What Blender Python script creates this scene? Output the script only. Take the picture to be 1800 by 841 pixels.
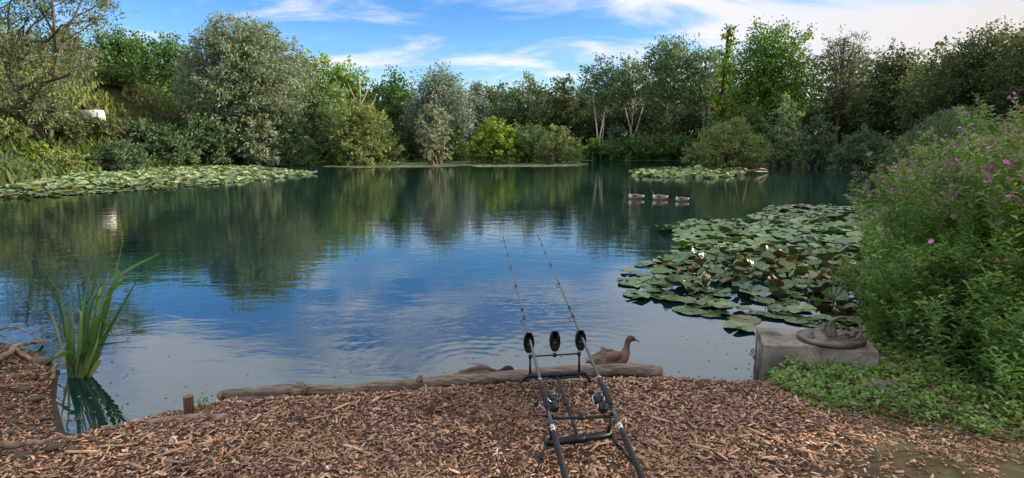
import bpy, math, random
import numpy as np

for _o in list(bpy.data.objects):
    bpy.data.objects.remove(_o, do_unlink=True)
scene = bpy.context.scene
COL = scene.collection

# ------------------------------------------------------------------ camera
CAM_Z = 1.95                      # above the water, which is z = 0
PITCH = math.radians(9.1)         # looking slightly down
FPX = 1000.0                      # focal length in photo pixels (photo is 1800 wide)
cd = bpy.data.cameras.new('camera')
cd.sensor_width = 36.0
cd.lens = 36.0 * FPX / 1800.0
cd.clip_start = 0.05
cd.clip_end = 3000
camo = bpy.data.objects.new('camera', cd)
COL.objects.link(camo)
camo.location = (0, 0, CAM_Z)
camo.rotation_euler = (math.pi / 2 - PITCH, 0, 0)
scene.camera = camo

# ------------------------------------------------------------------ light
SUN_AZ = math.radians(84)         # to the right of the view direction
SUN_EL = math.radians(15)
scene.view_settings.view_transform = 'Standard'
scene.view_settings.look = 'None'
scene.view_settings.gamma = 1
scene.view_settings.exposure = 2.3
scene.cycles.use_denoising = True
scene.cycles.max_bounces = 7
scene.cycles.diffuse_bounces = 3
scene.cycles.glossy_bounces = 3
scene.cycles.transmission_bounces = 4
scene.cycles.caustics_reflective = False
scene.cycles.caustics_refractive = False

sun_dir = (math.sin(SUN_AZ) * math.cos(SUN_EL), math.cos(SUN_AZ) * math.cos(SUN_EL), math.sin(SUN_EL))
sl = bpy.data.lights.new('sun', 'SUN')
sl.energy = 2.0
sl.angle = math.radians(0.6)
sl.color = (1.0, 0.86, 0.68)
so = bpy.data.objects.new('sun', sl)
COL.objects.link(so)
so.location = (60, 40, 40)
from mathutils import Vector
so.rotation_euler = Vector(sun_dir).to_track_quat('Z', 'Y').to_euler()

world = bpy.data.worlds.new('World')
scene.world = world
world.use_nodes = True
wn, wl = world.node_tree.nodes, world.node_tree.links
wn.clear()


def N(nodes, t, **kw):
    n = nodes.new(t)
    for k, v in kw.items():
        setattr(n, k, v)
    return n


def setin(n, **kw):
    for k, v in kw.items():
        n.inputs[k.replace('_', ' ')].default_value = v


def wmath(op, a, b=None, c=None, clamp=False):
    n = N(wn, 'ShaderNodeMath', operation=op, use_clamp=clamp)
    for i, v in enumerate((a, b, c)):
        if v is None:
            continue
        if isinstance(v, (int, float)):
            n.inputs[i].default_value = v
        else:
            wl.new(v, n.inputs[i])
    return n.outputs[0]


def wmap(v, a, b, c, d, smooth=True):
    n = N(wn, 'ShaderNodeMapRange', interpolation_type='SMOOTHSTEP' if smooth else 'LINEAR')
    wl.new(v, n.inputs[0])
    for i, x in enumerate((a, b, c, d)):
        n.inputs[i + 1].default_value = x
    return n.outputs[0]


def build_world():
    sky = N(wn, 'ShaderNodeTexSky', sky_type='NISHITA')
    sky.sun_disc = False
    sky.sun_elevation = SUN_EL
    sky.sun_rotation = SUN_AZ
    sky.altitude = 50
    sky.air_density = 1.0
    sky.dust_density = 0.25
    sky.ozone_density = 2.5
    tc = N(wn, 'ShaderNodeTexCoord')
    sep = N(wn, 'ShaderNodeSeparateXYZ')
    wl.new(tc.outputs['Generated'], sep.inputs[0])
    X, Y, Z = sep.outputs
    # a cloud layer: the direction projected on a plane overhead
    den = wmath('ADD', wmath('MAXIMUM', Z, 0.0), 0.19)
    u = wmath('DIVIDE', X, den)
    v = wmath('DIVIDE', Y, den)
    cmb = N(wn, 'ShaderNodeCombineXYZ')
    wl.new(u, cmb.inputs[0])
    wl.new(v, cmb.inputs[1])
    mp = N(wn, 'ShaderNodeMapping')
    mp.inputs['Rotation'].default_value = (0, 0, math.radians(-14))
    mp.inputs['Scale'].default_value = (0.62, 1.15, 1)
    mp.inputs['Location'].default_value = (3.1, 1.7, 0)
    wl.new(cmb.outputs[0], mp.inputs[0])
    n1 = N(wn, 'ShaderNodeTexNoise')
    setin(n1, Scale=1.9, Detail=9.0, Roughness=0.58, Distortion=0.6)
    wl.new(mp.outputs[0], n1.inputs['Vector'])
    n2 = N(wn, 'ShaderNodeTexNoise')
    setin(n2, Scale=0.38, Detail=3.0, Roughness=0.5)
    wl.new(mp.outputs[0], n2.inputs['Vector'])
    # the cloud bank thickens towards the sun's side and overhead
    side = wmath('ADD', wmath('MULTIPLY', X, sun_dir[0]), wmath('MULTIPLY', Y, sun_dir[1]))
    cov = wmap(side, 0.05, 0.75, 0.0, 0.22)
    cov2 = wmap(Z, 0.19, 0.46, 0.0, 0.30)
    tot = wmath('ADD', wmath('ADD', wmath('MULTIPLY', n1.outputs['Fac'], 1.0), wmath('MULTIPLY', n2.outputs['Fac'], 0.12)),
                wmath('ADD', cov, cov2))
    mask = wmap(tot, 0.535, 0.78, 0.0, 0.93)
    # thin haze band near the horizon on the sun's side
    tone = wmap(side, 0.25, 0.85, 0.0, 1.0)
    low = wmap(Z, 0.0, 0.5, 1.0, 0.15)
    warm = wmath('MULTIPLY', tone, low)
    ccol = N(wn, 'ShaderNodeMix', data_type='RGBA')
    ccol.inputs[6].default_value = CLOUD_A
    ccol.inputs[7].default_value = CLOUD_B
    wl.new(warm, ccol.inputs[0])
    # the blue of the air
    hs = N(wn, 'ShaderNodeHueSaturation')
    setin(hs, Hue=0.518, Saturation=1.38, Value=0.35)
    wl.new(sky.outputs[0], hs.inputs['Color'])
    mix = N(wn, 'ShaderNodeMix', data_type='RGBA')
    wl.new(mask, mix.inputs[0])
    wl.new(hs.outputs[0], mix.inputs[6])
    wl.new(ccol.outputs[2], mix.inputs[7])
    bg = N(wn, 'ShaderNodeBackground')
    bg.inputs['Strength'].default_value = 0.15
    wl.new(mix.outputs[2], bg.inputs['Color'])
    out = N(wn, 'ShaderNodeOutputWorld')
    wl.new(bg.outputs[0], out.inputs[0])


CLOUD_A = (1.38, 1.38, 1.50, 1)
CLOUD_B = (1.17, 0.98, 0.79, 1)
build_world()

# ------------------------------------------------------------------ photo geometry
CT, ST = math.cos(PITCH), math.sin(PITCH)


def ray(px, py):
    a, b = (px - 900.0) / FPX, (py - 420.5) / FPX
    return np.array([a, CT - b * ST, -ST - b * CT])


def on_z(px, py, z=0.0):
    d = ray(px, py)
    return np.array([0, 0, CAM_Z]) + d * ((z - CAM_Z) / d[2])


def on_depth(px, py, depth):
    return np.array([0, 0, CAM_Z]) + ray(px, py) * depth


def on_y(px, py, y):
    d = ray(px, py)
    return np.array([0, 0, CAM_Z]) + d * (y / d[1])


# ------------------------------------------------------------------ helpers
def lin(r, g, b):
    f = lambda c: (c / 255 / 12.92) if c / 255 <= 0.04045 else ((c / 255 + 0.055) / 1.055) ** 2.4
    return (f(r), f(g), f(b))


def make_mesh(name, V, F, cols=None, smooth=False, mat_index=None):
    """V (n,3); F a list of integer arrays, each (m,k)."""
    if isinstance(F, np.ndarray):
        F = [F]
    F = [np.asarray(f, dtype=np.int32) for f in F if len(f)]
    me = bpy.data.meshes.new(name)
    V = np.asarray(V, dtype=np.float32)
    me.vertices.add(len(V))
    me.vertices.foreach_set('co', V.ravel())
    loops = np.concatenate([f.ravel() for f in F])
    counts = np.concatenate([np.full(len(f), f.shape[1], dtype=np.int32) for f in F])
    starts = np.concatenate([[0], np.cumsum(counts)[:-1]]).astype(np.int32)
    me.loops.add(len(loops))
    me.loops.foreach_set('vertex_index', loops)
    me.polygons.add(len(counts))
    me.polygons.foreach_set('loop_start', starts)
    if mat_index is not None:
        me.polygons.foreach_set('material_index', np.asarray(mat_index, dtype=np.int32))
    if smooth:
        me.polygons.foreach_set('use_smooth', np.ones(len(counts), dtype=bool))
    me.update(calc_edges=True)
    if cols is not None:
        c = np.ones((len(V), 4), dtype=np.float32)
        c[:, :3] = cols
        at = me.color_attributes.new('Col', 'FLOAT_COLOR', 'POINT')
        at.data.foreach_set('color', c.ravel())
    return me


def link(name, me, mats=None, parent=None, loc=None, rot=None, scale=None):
    o = bpy.data.objects.new(name, me)
    COL.objects.link(o)
    if mats is not None:
        for m in (mats if isinstance(mats, (list, tuple)) else [mats]):
            me.materials.append(m)
    if parent is not None:
        o.parent = parent
    if loc is not None:
        o.location = loc
    if rot is not None:
        o.rotation_euler = rot
    if scale is not None:
        o.scale = (scale,) * 3 if isinstance(scale, (int, float)) else scale
    return o


def tag(o, label=None, cat=None, group=None, kind=None):
    if label:
        o['label'] = label
    if cat:
        o['category'] = cat
    if group:
        o['group'] = group
    if kind:
        o['kind'] = kind
    return o


def thing(name, label, cat, loc=(0, 0, 0), group=None, rz=0.0):
    o = bpy.data.objects.new(name, None)
    o.empty_display_size = 0.2
    COL.objects.link(o)
    o.location = loc
    o.rotation_euler = (0, 0, rz)
    return tag(o, label, cat, group)


class MB:
    """collects pieces of one mesh"""

    def __init__(self):
        self.V, self.F, self.C, self.n = [], {}, [], 0

    def add(self, V, F, col=None):
        V = np.asarray(V, dtype=float)
        if isinstance(F, np.ndarray):
            F = [F]
        for f in F:
            f = np.asarray(f)
            if len(f):
                self.F.setdefault(f.shape[1], []).append(f + self.n)
        self.V.append(V)
        if col is not None:
            self.C.append(np.broadcast_to(np.asarray(col, dtype=float), (len(V), 3)))
        self.n += len(V)
        return self

    def mesh(self, name, smooth=False):
        F = [np.concatenate(v) for v in self.F.values()]
        return make_mesh(name, np.concatenate(self.V), F, np.concatenate(self.C) if self.C else None, smooth)

    def build(self, name, mat, parent=None, smooth=False, **kw):
        return link(name, self.mesh(name, smooth), mat, parent, **kw)


def frames(P):
    T = np.gradient(P, axis=0)
    T /= np.linalg.norm(T, axis=1)[:, None] + 1e-12
    ref = np.array([0, 0, 1.0]) if abs(T[0][2]) < 0.9 else np.array([1.0, 0, 0])
    A = np.zeros_like(P)
    a = np.cross(T[0], ref)
    a /= np.linalg.norm(a)
    for i in range(len(P)):
        a = a - T[i] * np.dot(a, T[i])
        a /= np.linalg.norm(a) + 1e-12
        A[i] = a
    return T, A, np.cross(T, A)


def tube(P, R, n=8, cap=True, jag=None):
    P = np.asarray(P, dtype=float)
    R = np.broadcast_to(np.asarray(R, dtype=float), (len(P),))
    T, A, B = frames(P)
    th = np.arange(n) * 2 * math.pi / n
    rr = R[:, None] * (jag if jag is not None else 1.0)
    V = (P[:, None, :] + A[:, None, :] * (np.cos(th)[None, :] * rr)[..., None]
         + B[:, None, :] * (np.sin(th)[None, :] * rr)[..., None]).reshape(-1, 3)
    k = np.arange(len(P) - 1)[:, None] * n
    j = np.arange(n)[None, :]
    j2 = (j + 1) % n
    F = np.stack([k + j, k + j2, k + n + j2, k + n + j], -1).reshape(-1, 4)
    Fs = [F]
    if cap:
        V = np.vstack([V, P[0], P[-1]])
        c0, c1 = len(V) - 2, len(V) - 1
        jj = np.arange(n)
        base = (len(P) - 1) * n
        Fs.append(np.stack([np.full(n, c0), (jj + 1) % n, jj], -1))
        Fs.append(np.stack([np.full(n, c1), base + jj, base + (jj + 1) % n], -1))
    return V, Fs


def box(c, s, rot=None):
    """box of size s around c; rot a 3x3 matrix"""
    q = np.array([[x, y, z] for x in (-.5, .5) for y in (-.5, .5) for z in (-.5, .5)]) * np.asarray(s, dtype=float)
    if rot is not None:
        q = q @ np.asarray(rot).T
    F = np.array([[0, 1, 3, 2], [4, 6, 7, 5], [0, 4, 5, 1], [2, 3, 7, 6], [0, 2, 6, 4], [1, 5, 7, 3]])
    return q + np.asarray(c, dtype=float), F


def bar(a, b, w, h, up=(0, 0, 1)):
    """box section bar from a to b"""
    a, b = np.asarray(a, float), np.asarray(b, float)
    t = b - a
    L = np.linalg.norm(t)
    t /= L
    s = np.cross(t, up)
    s /= np.linalg.norm(s)
    u = np.cross(s, t)
    return box((a + b) / 2, (L, w, h), np.stack([t, s, u], 1))


def spline(P, k=8):
    P = np.asarray(P, float)
    Q = np.vstack([2 * P[0] - P[1], P, 2 * P[-1] - P[-2]])
    out = []
    for i in range(1, len(Q) - 2):
        t = np.linspace(0, 1, k, endpoint=False)[:, None]
        p0, p1, p2, p3 = Q[i - 1], Q[i], Q[i + 1], Q[i + 2]
        out.append(0.5 * (2 * p1 + (p2 - p0) * t + (2 * p0 - 5 * p1 + 4 * p2 - p3) * t ** 2 + (3 * p1 - p0 - 3 * p2 + p3) * t ** 3))
    out.append(Q[-2][None])
    return np.vstack(out)


_rs = np.random.RandomState(5)
_lat = _rs.rand(64, 64)


def vnoise(x, y):
    x, y = np.asarray(x, float), np.asarray(y, float)
    xi, yi = np.floor(x).astype(int), np.floor(y).astype(int)
    fx, fy = x - xi, y - yi
    fx, fy = fx * fx * (3 - 2 * fx), fy * fy * (3 - 2 * fy)
    g = lambda a, b: _lat[a % 64, b % 64]
    return (g(xi, yi) * (1 - fx) + g(xi + 1, yi) * fx) * (1 - fy) + (g(xi, yi + 1) * (1 - fx) + g(xi + 1, yi + 1) * fx) * fy


def fbm(x, y, o=4):
    s, a = 0, 0.5
    for i in range(o):
        s = s + a * vnoise(x * 2 ** i + 17 * i, y * 2 ** i + 31 * i)
        a *= 0.5
    return s


def sstep(x, a, b):
    t = np.clip((np.asarray(x, float) - a) / (b - a), 0, 1)
    return t * t * (3 - 2 * t)


# ------------------------------------------------------------------ materials
def new_mat(name):
    m = bpy.data.materials.new(name)
    m.use_nodes = True
    nt = m.node_tree
    return m, nt.nodes, nt.links, nt.nodes['Principled BSDF']


def mat(name, c1, c2=None, rough=0.6, scale=8.0, stretch=(1, 1, 1), detail=5.0, bump=0.0, bscale=None, metal=0.0, spec=0.5,
        random_value=0.0, lo=0.35, hi=0.65, coat=0.0):
    m, n, l, p = new_mat(name)
    p.inputs['Roughness'].default_value = rough
    p.inputs['Metallic'].default_value = metal
    p.inputs['Specular IOR Level'].default_value = spec
    p.inputs['Coat Weight'].default_value = coat
    c2 = c2 or tuple(x * 0.75 for x in c1)
    tc = N(n, 'ShaderNodeTexCoord')
    mp = N(n, 'ShaderNodeMapping')
    mp.inputs['Scale'].default_value = stretch
    l.new(tc.outputs['Object'], mp.inputs[0])
    no = N(n, 'ShaderNodeTexNoise')
    setin(no, Scale=scale, Detail=detail, Roughness=0.6)
    l.new(mp.outputs[0], no.inputs['Vector'])
    mr = N(n, 'ShaderNodeMapRange')
    l.new(no.outputs['Fac'], mr.inputs[0])
    mr.inputs[1].default_value, mr.inputs[2].default_value = lo, hi
    mx = N(n, 'ShaderNodeMix', data_type='RGBA')
    mx.inputs[6].default_value = (*c1, 1)
    mx.inputs[7].default_value = (*c2, 1)
    l.new(mr.outputs[0], mx.inputs[0])
    colour = mx.outputs[2]
    if random_value:
        oi = N(n, 'ShaderNodeObjectInfo')
        mv = N(n, 'ShaderNodeMapRange')
        l.new(oi.outputs['Random'], mv.inputs[0])
        mv.inputs[3].default_value, mv.inputs[4].default_value = 1 - random_value, 1 + random_value
        hs = N(n, 'ShaderNodeHueSaturation')
        l.new(mv.outputs[0], hs.inputs['Value'])
        l.new(colour, hs.inputs['Color'])
        colour = hs.outputs[0]
    l.new(colour, p.inputs['Base Color'])
    if bump:
        nb = N(n, 'ShaderNodeTexNoise')
        setin(nb, Scale=bscale or scale * 3, Detail=6.0, Roughness=0.65)
        l.new(mp.outputs[0], nb.inputs['Vector'])
        bp = N(n, 'ShaderNodeBump')
        bp.inputs['Strength'].default_value = bump
        bp.inputs['Distance'].default_value = 0.02
        l.new(nb.outputs['Fac'], bp.inputs['Height'])
        l.new(bp.outputs[0], p.inputs['Normal'])
    return m


def attr_mat(name, rough=0.6, spec=0.35, transl=0.0, grain=0.0, gscale=60.0, bump=0.0):
    """colour comes from the mesh's own colour attribute"""
    m, n, l, p = new_mat(name)
    at = N(n, 'ShaderNodeAttribute', attribute_name='Col')
    p.inputs['Roughness'].default_value = rough
    p.inputs['Specular IOR Level'].default_value = spec
    colour = at.outputs['Color']
    if grain:
        no = N(n, 'ShaderNodeTexNoise')
        setin(no, Scale=gscale, Detail=4.0, Roughness=0.6)
        tc = N(n, 'ShaderNodeTexCoord')
        l.new(tc.outputs['Object'], no.inputs['Vector'])
        mr = N(n, 'ShaderNodeMapRange')
        l.new(no.outputs['Fac'], mr.inputs[0])
        mr.inputs[1].default_value, mr.inputs[2].default_value = 0.3, 0.7
        mr.inputs[3].default_value, mr.inputs[4].default_value = 1 - grain, 1 + grain
        hs = N(n, 'ShaderNodeHueSaturation')
        l.new(mr.outputs[0], hs.inputs['Value'])
        l.new(colour, hs.inputs['Color'])
        colour = hs.outputs[0]
        if bump:
            bp = N(n, 'ShaderNodeBump')
            bp.inputs['Strength'].default_value = bump
            bp.inputs['Distance'].default_value = 0.02
            l.new(no.outputs['Fac'], bp.inputs['Height'])
            l.new(bp.outputs[0], p.inputs['Normal'])
    l.new(colour, p.inputs['Base Color'])
    if transl:
        tr = N(n, 'ShaderNodeBsdfTranslucent')
        hs2 = N(n, 'ShaderNodeHueSaturation')
        setin(hs2, Saturation=1.15, Value=1.25)
        l.new(colour, hs2.inputs['Color'])
        l.new(hs2.outputs[0], tr.inputs['Color'])
        mx = N(n, 'ShaderNodeMixShader')
        mx.inputs[0].default_value = transl
        l.new(p.outputs[0], mx.inputs[1])
        l.new(tr.outputs[0], mx.inputs[2])
        l.new(mx.outputs[0], n['Material Output'].inputs[0])
    return m


M = {}
M['leaf'] = attr_mat('leaf', 0.55, 0.3, transl=0.33)
M['blade'] = attr_mat('grass_blade', 0.42, 0.45, transl=0.3)
M['ground'] = attr_mat('soil', 0.9, 0.2, grain=0.35, gscale=9.0, bump=0.6)
M['chip'] = attr_mat('wood_chip', 0.75, 0.3, grain=0.2, gscale=90.0)
M['bark'] = attr_mat('bark', 0.85, 0.2, grain=0.35, gscale=6.0)
M['log'] = mat('weathered_log', lin(176, 156, 136), lin(84, 68, 56), 0.85, 5.0, (1.2, 14, 14), 7, bump=0.9, bscale=9.0, lo=0.32, hi=0.68)
M['cut_wood'] = mat('cut_wood', lin(176, 142, 105), lin(110, 80, 58), 0.8, 25.0, (1, 1, 1), 5, bump=0.5)
M['root'] = mat('root_wood', lin(176, 150, 124), lin(92, 72, 55), 0.8, 8.0, (1, 1, 1), 6, bump=0.8)
M['stone'] = mat('stone', lin(150, 134, 116), lin(84, 74, 64), 0.85, 12.0, bump=0.8, random_value=0.3)
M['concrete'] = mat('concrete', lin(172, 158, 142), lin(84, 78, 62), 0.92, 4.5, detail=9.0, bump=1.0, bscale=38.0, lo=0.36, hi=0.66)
M['rust'] = mat('rusty_iron', lin(140, 124, 112), lin(84, 70, 62), 0.5, 14.0, metal=0.5, bump=0.1)
M['carbon'] = mat('carbon_blank', (0.02, 0.021, 0.024), (0.03, 0.03, 0.033), 0.22, 40.0, spec=0.6, coat=0.6)
M['black_metal'] = mat('black_anodised', (0.014, 0.014, 0.016), (0.022, 0.022, 0.024), 0.36, 50.0, metal=0.2, spec=0.5)
M['duplon'] = mat('duplon_grip', (0.016, 0.017, 0.02), (0.024, 0.025, 0.028), 0.85, 200.0, bump=0.3, bscale=600.0)
M['plastic'] = mat('alarm_plastic', (0.011, 0.011, 0.012), (0.016, 0.016, 0.017), 0.38, 30.0)
M['chrome'] = mat('bright_metal', (0.55, 0.56, 0.58), (0.42, 0.43, 0.45), 0.25, 30.0, metal=1.0)
M['white'] = mat('white_print', (0.75, 0.75, 0.76), (0.65, 0.65, 0.66), 0.4, 40.0)
M['lens'] = mat('alarm_lens', (0.05, 0.07, 0.05), (0.04, 0.05, 0.04), 0.15, 30.0)


def water_material():
    m, n, l, p = new_mat('lake_water')
    p.inputs['Base Color'].default_value = (0.004, 0.026, 0.026, 1)
    p.inputs['Roughness'].default_value = 0.025
    p.inputs['IOR'].default_value = 2.4
    p.inputs['Specular IOR Level'].default_value = 0.5
    p.inputs['Specular Tint'].default_value = (0.84, 0.98, 1.0, 1)
    tc = N(n, 'ShaderNodeTexCoord')
    # breeze ripples, long across the view
    mp = N(n, 'ShaderNodeMapping')
    mp.inputs['Rotation'].default_value = (0, 0, math.radians(12))
    mp.inputs['Scale'].default_value = (0.7, 1.5, 1)
    l.new(tc.outputs['Object'], mp.inputs[0])
    n1 = N(n, 'ShaderNodeTexNoise')
    setin(n1, Scale=1.6, Detail=3.0, Roughness=0.5, Distortion=0.6)
    l.new(mp.outputs[0], n1.inputs['Vector'])
    n2 = N(n, 'ShaderNodeTexNoise')
    setin(n2, Scale=6.0, Detail=2.0, Roughness=0.5, Distortion=0.4)
    l.new(mp.outputs[0], n2.inputs['Vector'])
    # patches of calm and patches of ripple
    n3 = N(n, 'ShaderNodeTexNoise')
    setin(n3, Scale=0.22, Detail=2.0)
    l.new(tc.outputs['Object'], n3.inputs['Vector'])
    pm = N(n, 'ShaderNodeMapRange')
    l.new(n3.outputs['Fac'], pm.inputs[0])
    for i, x in enumerate((0.38, 0.62, 0.25, 1.0)):
        pm.inputs[i + 1].default_value = x

    def mm(op, a, b):
        q = N(n, 'ShaderNodeMath', operation=op)
        for i, v in enumerate((a, b)):
            if isinstance(v, (int, float)):
                q.inputs[i].default_value = v
            else:
                l.new(v, q.inputs[i])
        return q.outputs[0]

    h = mm('ADD', mm('MULTIPLY', n1.outputs['Fac'], 0.0045), mm('MULTIPLY', mm('MULTIPLY', n2.outputs['Fac'], pm.outputs[0]), 0.0019))
    # rings spreading from the swimming ducks
    for (cx, cy, r0, amp, sc) in DUCK_RINGS:
        mpp = N(n, 'ShaderNodeMapping')
        mpp.inputs['Location'].default_value = (-cx, -cy, 0)
        l.new(tc.outputs['Object'], mpp.inputs[0])
        wv = N(n, 'ShaderNodeTexWave', wave_type='RINGS', rings_direction='SPHERICAL')
        setin(wv, Scale=sc, Distortion=3.0, Detail=2.0)
        wv.inputs['Detail Scale'].default_value = 0.6
        l.new(mpp.outputs[0], wv.inputs['Vector'])
        ln = N(n, 'ShaderNodeVectorMath', operation='LENGTH')
        l.new(mpp.outputs[0], ln.inputs[0])
        fall = N(n, 'ShaderNodeMapRange', interpolation_type='SMOOTHSTEP')
        l.new(ln.outputs['Value'], fall.inputs[0])
        for i, x in enumerate((0.2, r0, 1.0, 0.0)):
            fall.inputs[i + 1].default_value = x
        h = mm('ADD', h, mm('MULTIPLY', mm('MULTIPLY', wv.outputs['Fac'], fall.outputs[0]), amp))
    bp = N(n, 'ShaderNodeBump')
    bp.inputs['Strength'].default_value = 1.0
    bp.inputs['Distance'].default_value = 1.0
    l.new(h, bp.inputs['Height'])
    l.new(bp.outputs[0], p.inputs['Normal'])
    return m


DUCK_RINGS = [(0.75, 5.0, 3.4, 0.00045, 2.0), (-0.35, 4.85, 2.6, 0.0004, 2.3)]
M['water'] = water_material()

# ------------------------------------------------------------------ the lake and its banks
def pz(*pts):
    return [tuple(on_z(x, y, 0.0)[:2]) for x, y in pts]


SHORE = (pz((-60, 600), (0, 604), (70, 622), (98, 655), (92, 705), (108, 764), (180, 772), (250, 760), (330, 744), (400, 730), (520, 722),
            (700, 713), (900, 698), (1100, 690), (1172, 690), (1210, 694), (1262, 696), (1332, 696))
         + [(2.16, 4.60), (2.30, 5.15), (3.25, 5.2), (4.05, 6.0), (5.3, 8.0), (8.0, 11.8), (14, 20.5), (24, 35), (33, 49), (40, 64), (37, 78),
            (32, 92), (20, 99), (6, 101), (-8, 100), (-20, 96), (-26, 84), (-28, 74), (-29, 66), (-31, 58), (-32, 50), (-31, 42),
            (-28, 35), (-25.5, 30), (-25, 25.5), (-25, 20), (-20, 14), (-12, 8.5), (-7.5, 6.2)])
SH = np.array(SHORE)


def shore_sd(x, y):
    """distance outside the lake, negative on the water"""
    x, y = np.asarray(x, float), np.asarray(y, float)
    d = np.full(x.shape, 1e9)
    inside = np.zeros(x.shape, bool)
    for i in range(len(SH)):
        ax, ay = SH[i]
        bx, by = SH[(i + 1) % len(SH)]
        ex, ey = bx - ax, by - ay
        t = np.clip(((x - ax) * ex + (y - ay) * ey) / (ex * ex + ey * ey), 0, 1)
        d = np.minimum(d, np.hypot(x - ax - t * ex, y - ay - t * ey))
        c = (ay > y) != (by > y)
        if ey != 0:
            inside ^= c & (x < ex * (y - ay) / ey + ax)
    return np.where(inside, -d, d)


def ground_z(x, y):
    x, y = np.asarray(x, float), np.asarray(y, float)
    s = shore_sd(x, y)
    far = sstep(y, 9, 26)
    near = 0.20 * sstep(s / (1 + 1.6 * sstep(-x, 2.3, 3.0)), -0.02, 0.22) + 0.05 * sstep(s, 0.3, 1.5) + 0.9 * sstep(s, 2.2, 14)
    bank = 0.35 * sstep(s, -0.2, 1.6) + 2.6 * sstep(s, 1.0, 13) + 2.5 * sstep(s, 12, 60)
    z = near * (1 - far) + bank * far
    z = z + (8.0 * np.exp(-((x + 50) / 15) ** 2 - ((y - 64) / 13) ** 2)) * sstep(s, 0.5, 11)
    z = z + (fbm(x * 0.35, y * 0.35) - 0.5) * 0.9 * sstep(s, 2, 8) * far
    z = z + (fbm(x * 3.1, y * 3.1) - 0.47) * 0.07 * sstep(s, 0.02, 0.3) * (1 - far)
    z = z - 0.9 * sstep(-s, -0.01, 1.4) * (s < 0.01) - 1.2 * sstep(-s, 1, 8) * (s < 0)
    return z


def gz(x, y):
    return float(ground_z(np.array([x]), np.array([y]))[0])


def on_ground(px, py):
    d = ray(px, py)
    t = np.geomspace(1.5, 400, 1600)
    P = np.array([0, 0, CAM_Z])[None] + d[None] * t[:, None]
    h = ground_z(P[:, 0], P[:, 1])
    k = np.argmax(P[:, 2] < h)
    p = P[k].copy()
    p[2] = h[k]
    return p


def build_ground():
    def axis(lo, hi, a, b, step, n):
        left = a - np.geomspace(step, a - lo, n)[::-1]
        right = b + np.geomspace(step, hi - b, n)
        return np.concatenate([left, np.arange(a, b, step), right])
    xs = axis(-700, 700, -4.6, 4.6, 0.05, 74)
    ys = axis(-60, 1200, 2.0, 6.6, 0.05, 90)
    X, Y = np.meshgrid(xs, ys)
    Z = ground_z(X.ravel(), Y.ravel())
    V = np.stack([X.ravel(), Y.ravel(), Z], 1)
    nx = len(xs)
    i = (np.arange(len(ys) - 1)[:, None] * nx + np.arange(nx - 1)[None, :]).ravel()
    F = np.stack([i, i + 1, i + 1 + nx, i + nx], 1)
    x, y = V[:, 0], V[:, 1]
    s = shore_sd(x, y)
    soil = np.array(lin(92, 74, 58))
    wet = np.array(lin(70, 60, 48))
    moss = np.array(lin(98, 92, 58))
    grass = np.array(lin(66, 82, 36))
    litter = np.array(lin(58, 54, 36))
    red = np.array(lin(132, 98, 66))
    f = fbm(x * 1.7, y * 1.7)[:, None]
    c = soil * (0.75 + 0.5 * f)
    w = (sstep(x, 1.6, 2.4) * sstep(fbm(x * 2.2 + 9, y * 2.2), 0.38, 0.52))[:, None] * (y < 6)[:, None]
    c = c * (1 - w) + moss * w
    far = sstep(y, 6, 12)[:, None]
    g = sstep(fbm(x * 0.12 + 3, y * 0.12), 0.36, 0.56)[:, None]
    fc = litter * (1 - g) + grass * (0.7 + 0.6 * f) * g
    # bare reddish earth where the left bank has been cut
    rd = (np.exp(-((x + 31) / 5) ** 2 - ((y - 37) / 5) ** 2) * 1.2)[:, None].clip(0, 1)
    fc = fc * (1 - rd) + red * rd
    c = c * (1 - far) + fc * far
    ww = sstep(-s, -0.10, 0.0)[:, None]
    c = c * (1 - ww) + wet * ww
    o = link('ground', make_mesh('ground', V, F, c, smooth=True), M['ground'])
    tag(o, 'brown soil bank and grassy lake shore', None, kind='structure')
    V = np.array([[-60, 2, 0], [60, 2, 0], [60, 110, 0], [-60, 110, 0]], float)
    o = link('lake_water', make_mesh('lake_water', V, np.array([[0, 1, 2, 3]])), M['water'])
    tag(o, 'calm dark teal lake water reflecting trees and sky', None, kind='structure')


build_ground()

# ------------------------------------------------------------------ trees and shrubs
def unit(v):
    return v / (np.linalg.norm(v, axis=-1, keepdims=True) + 1e-12)


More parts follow.
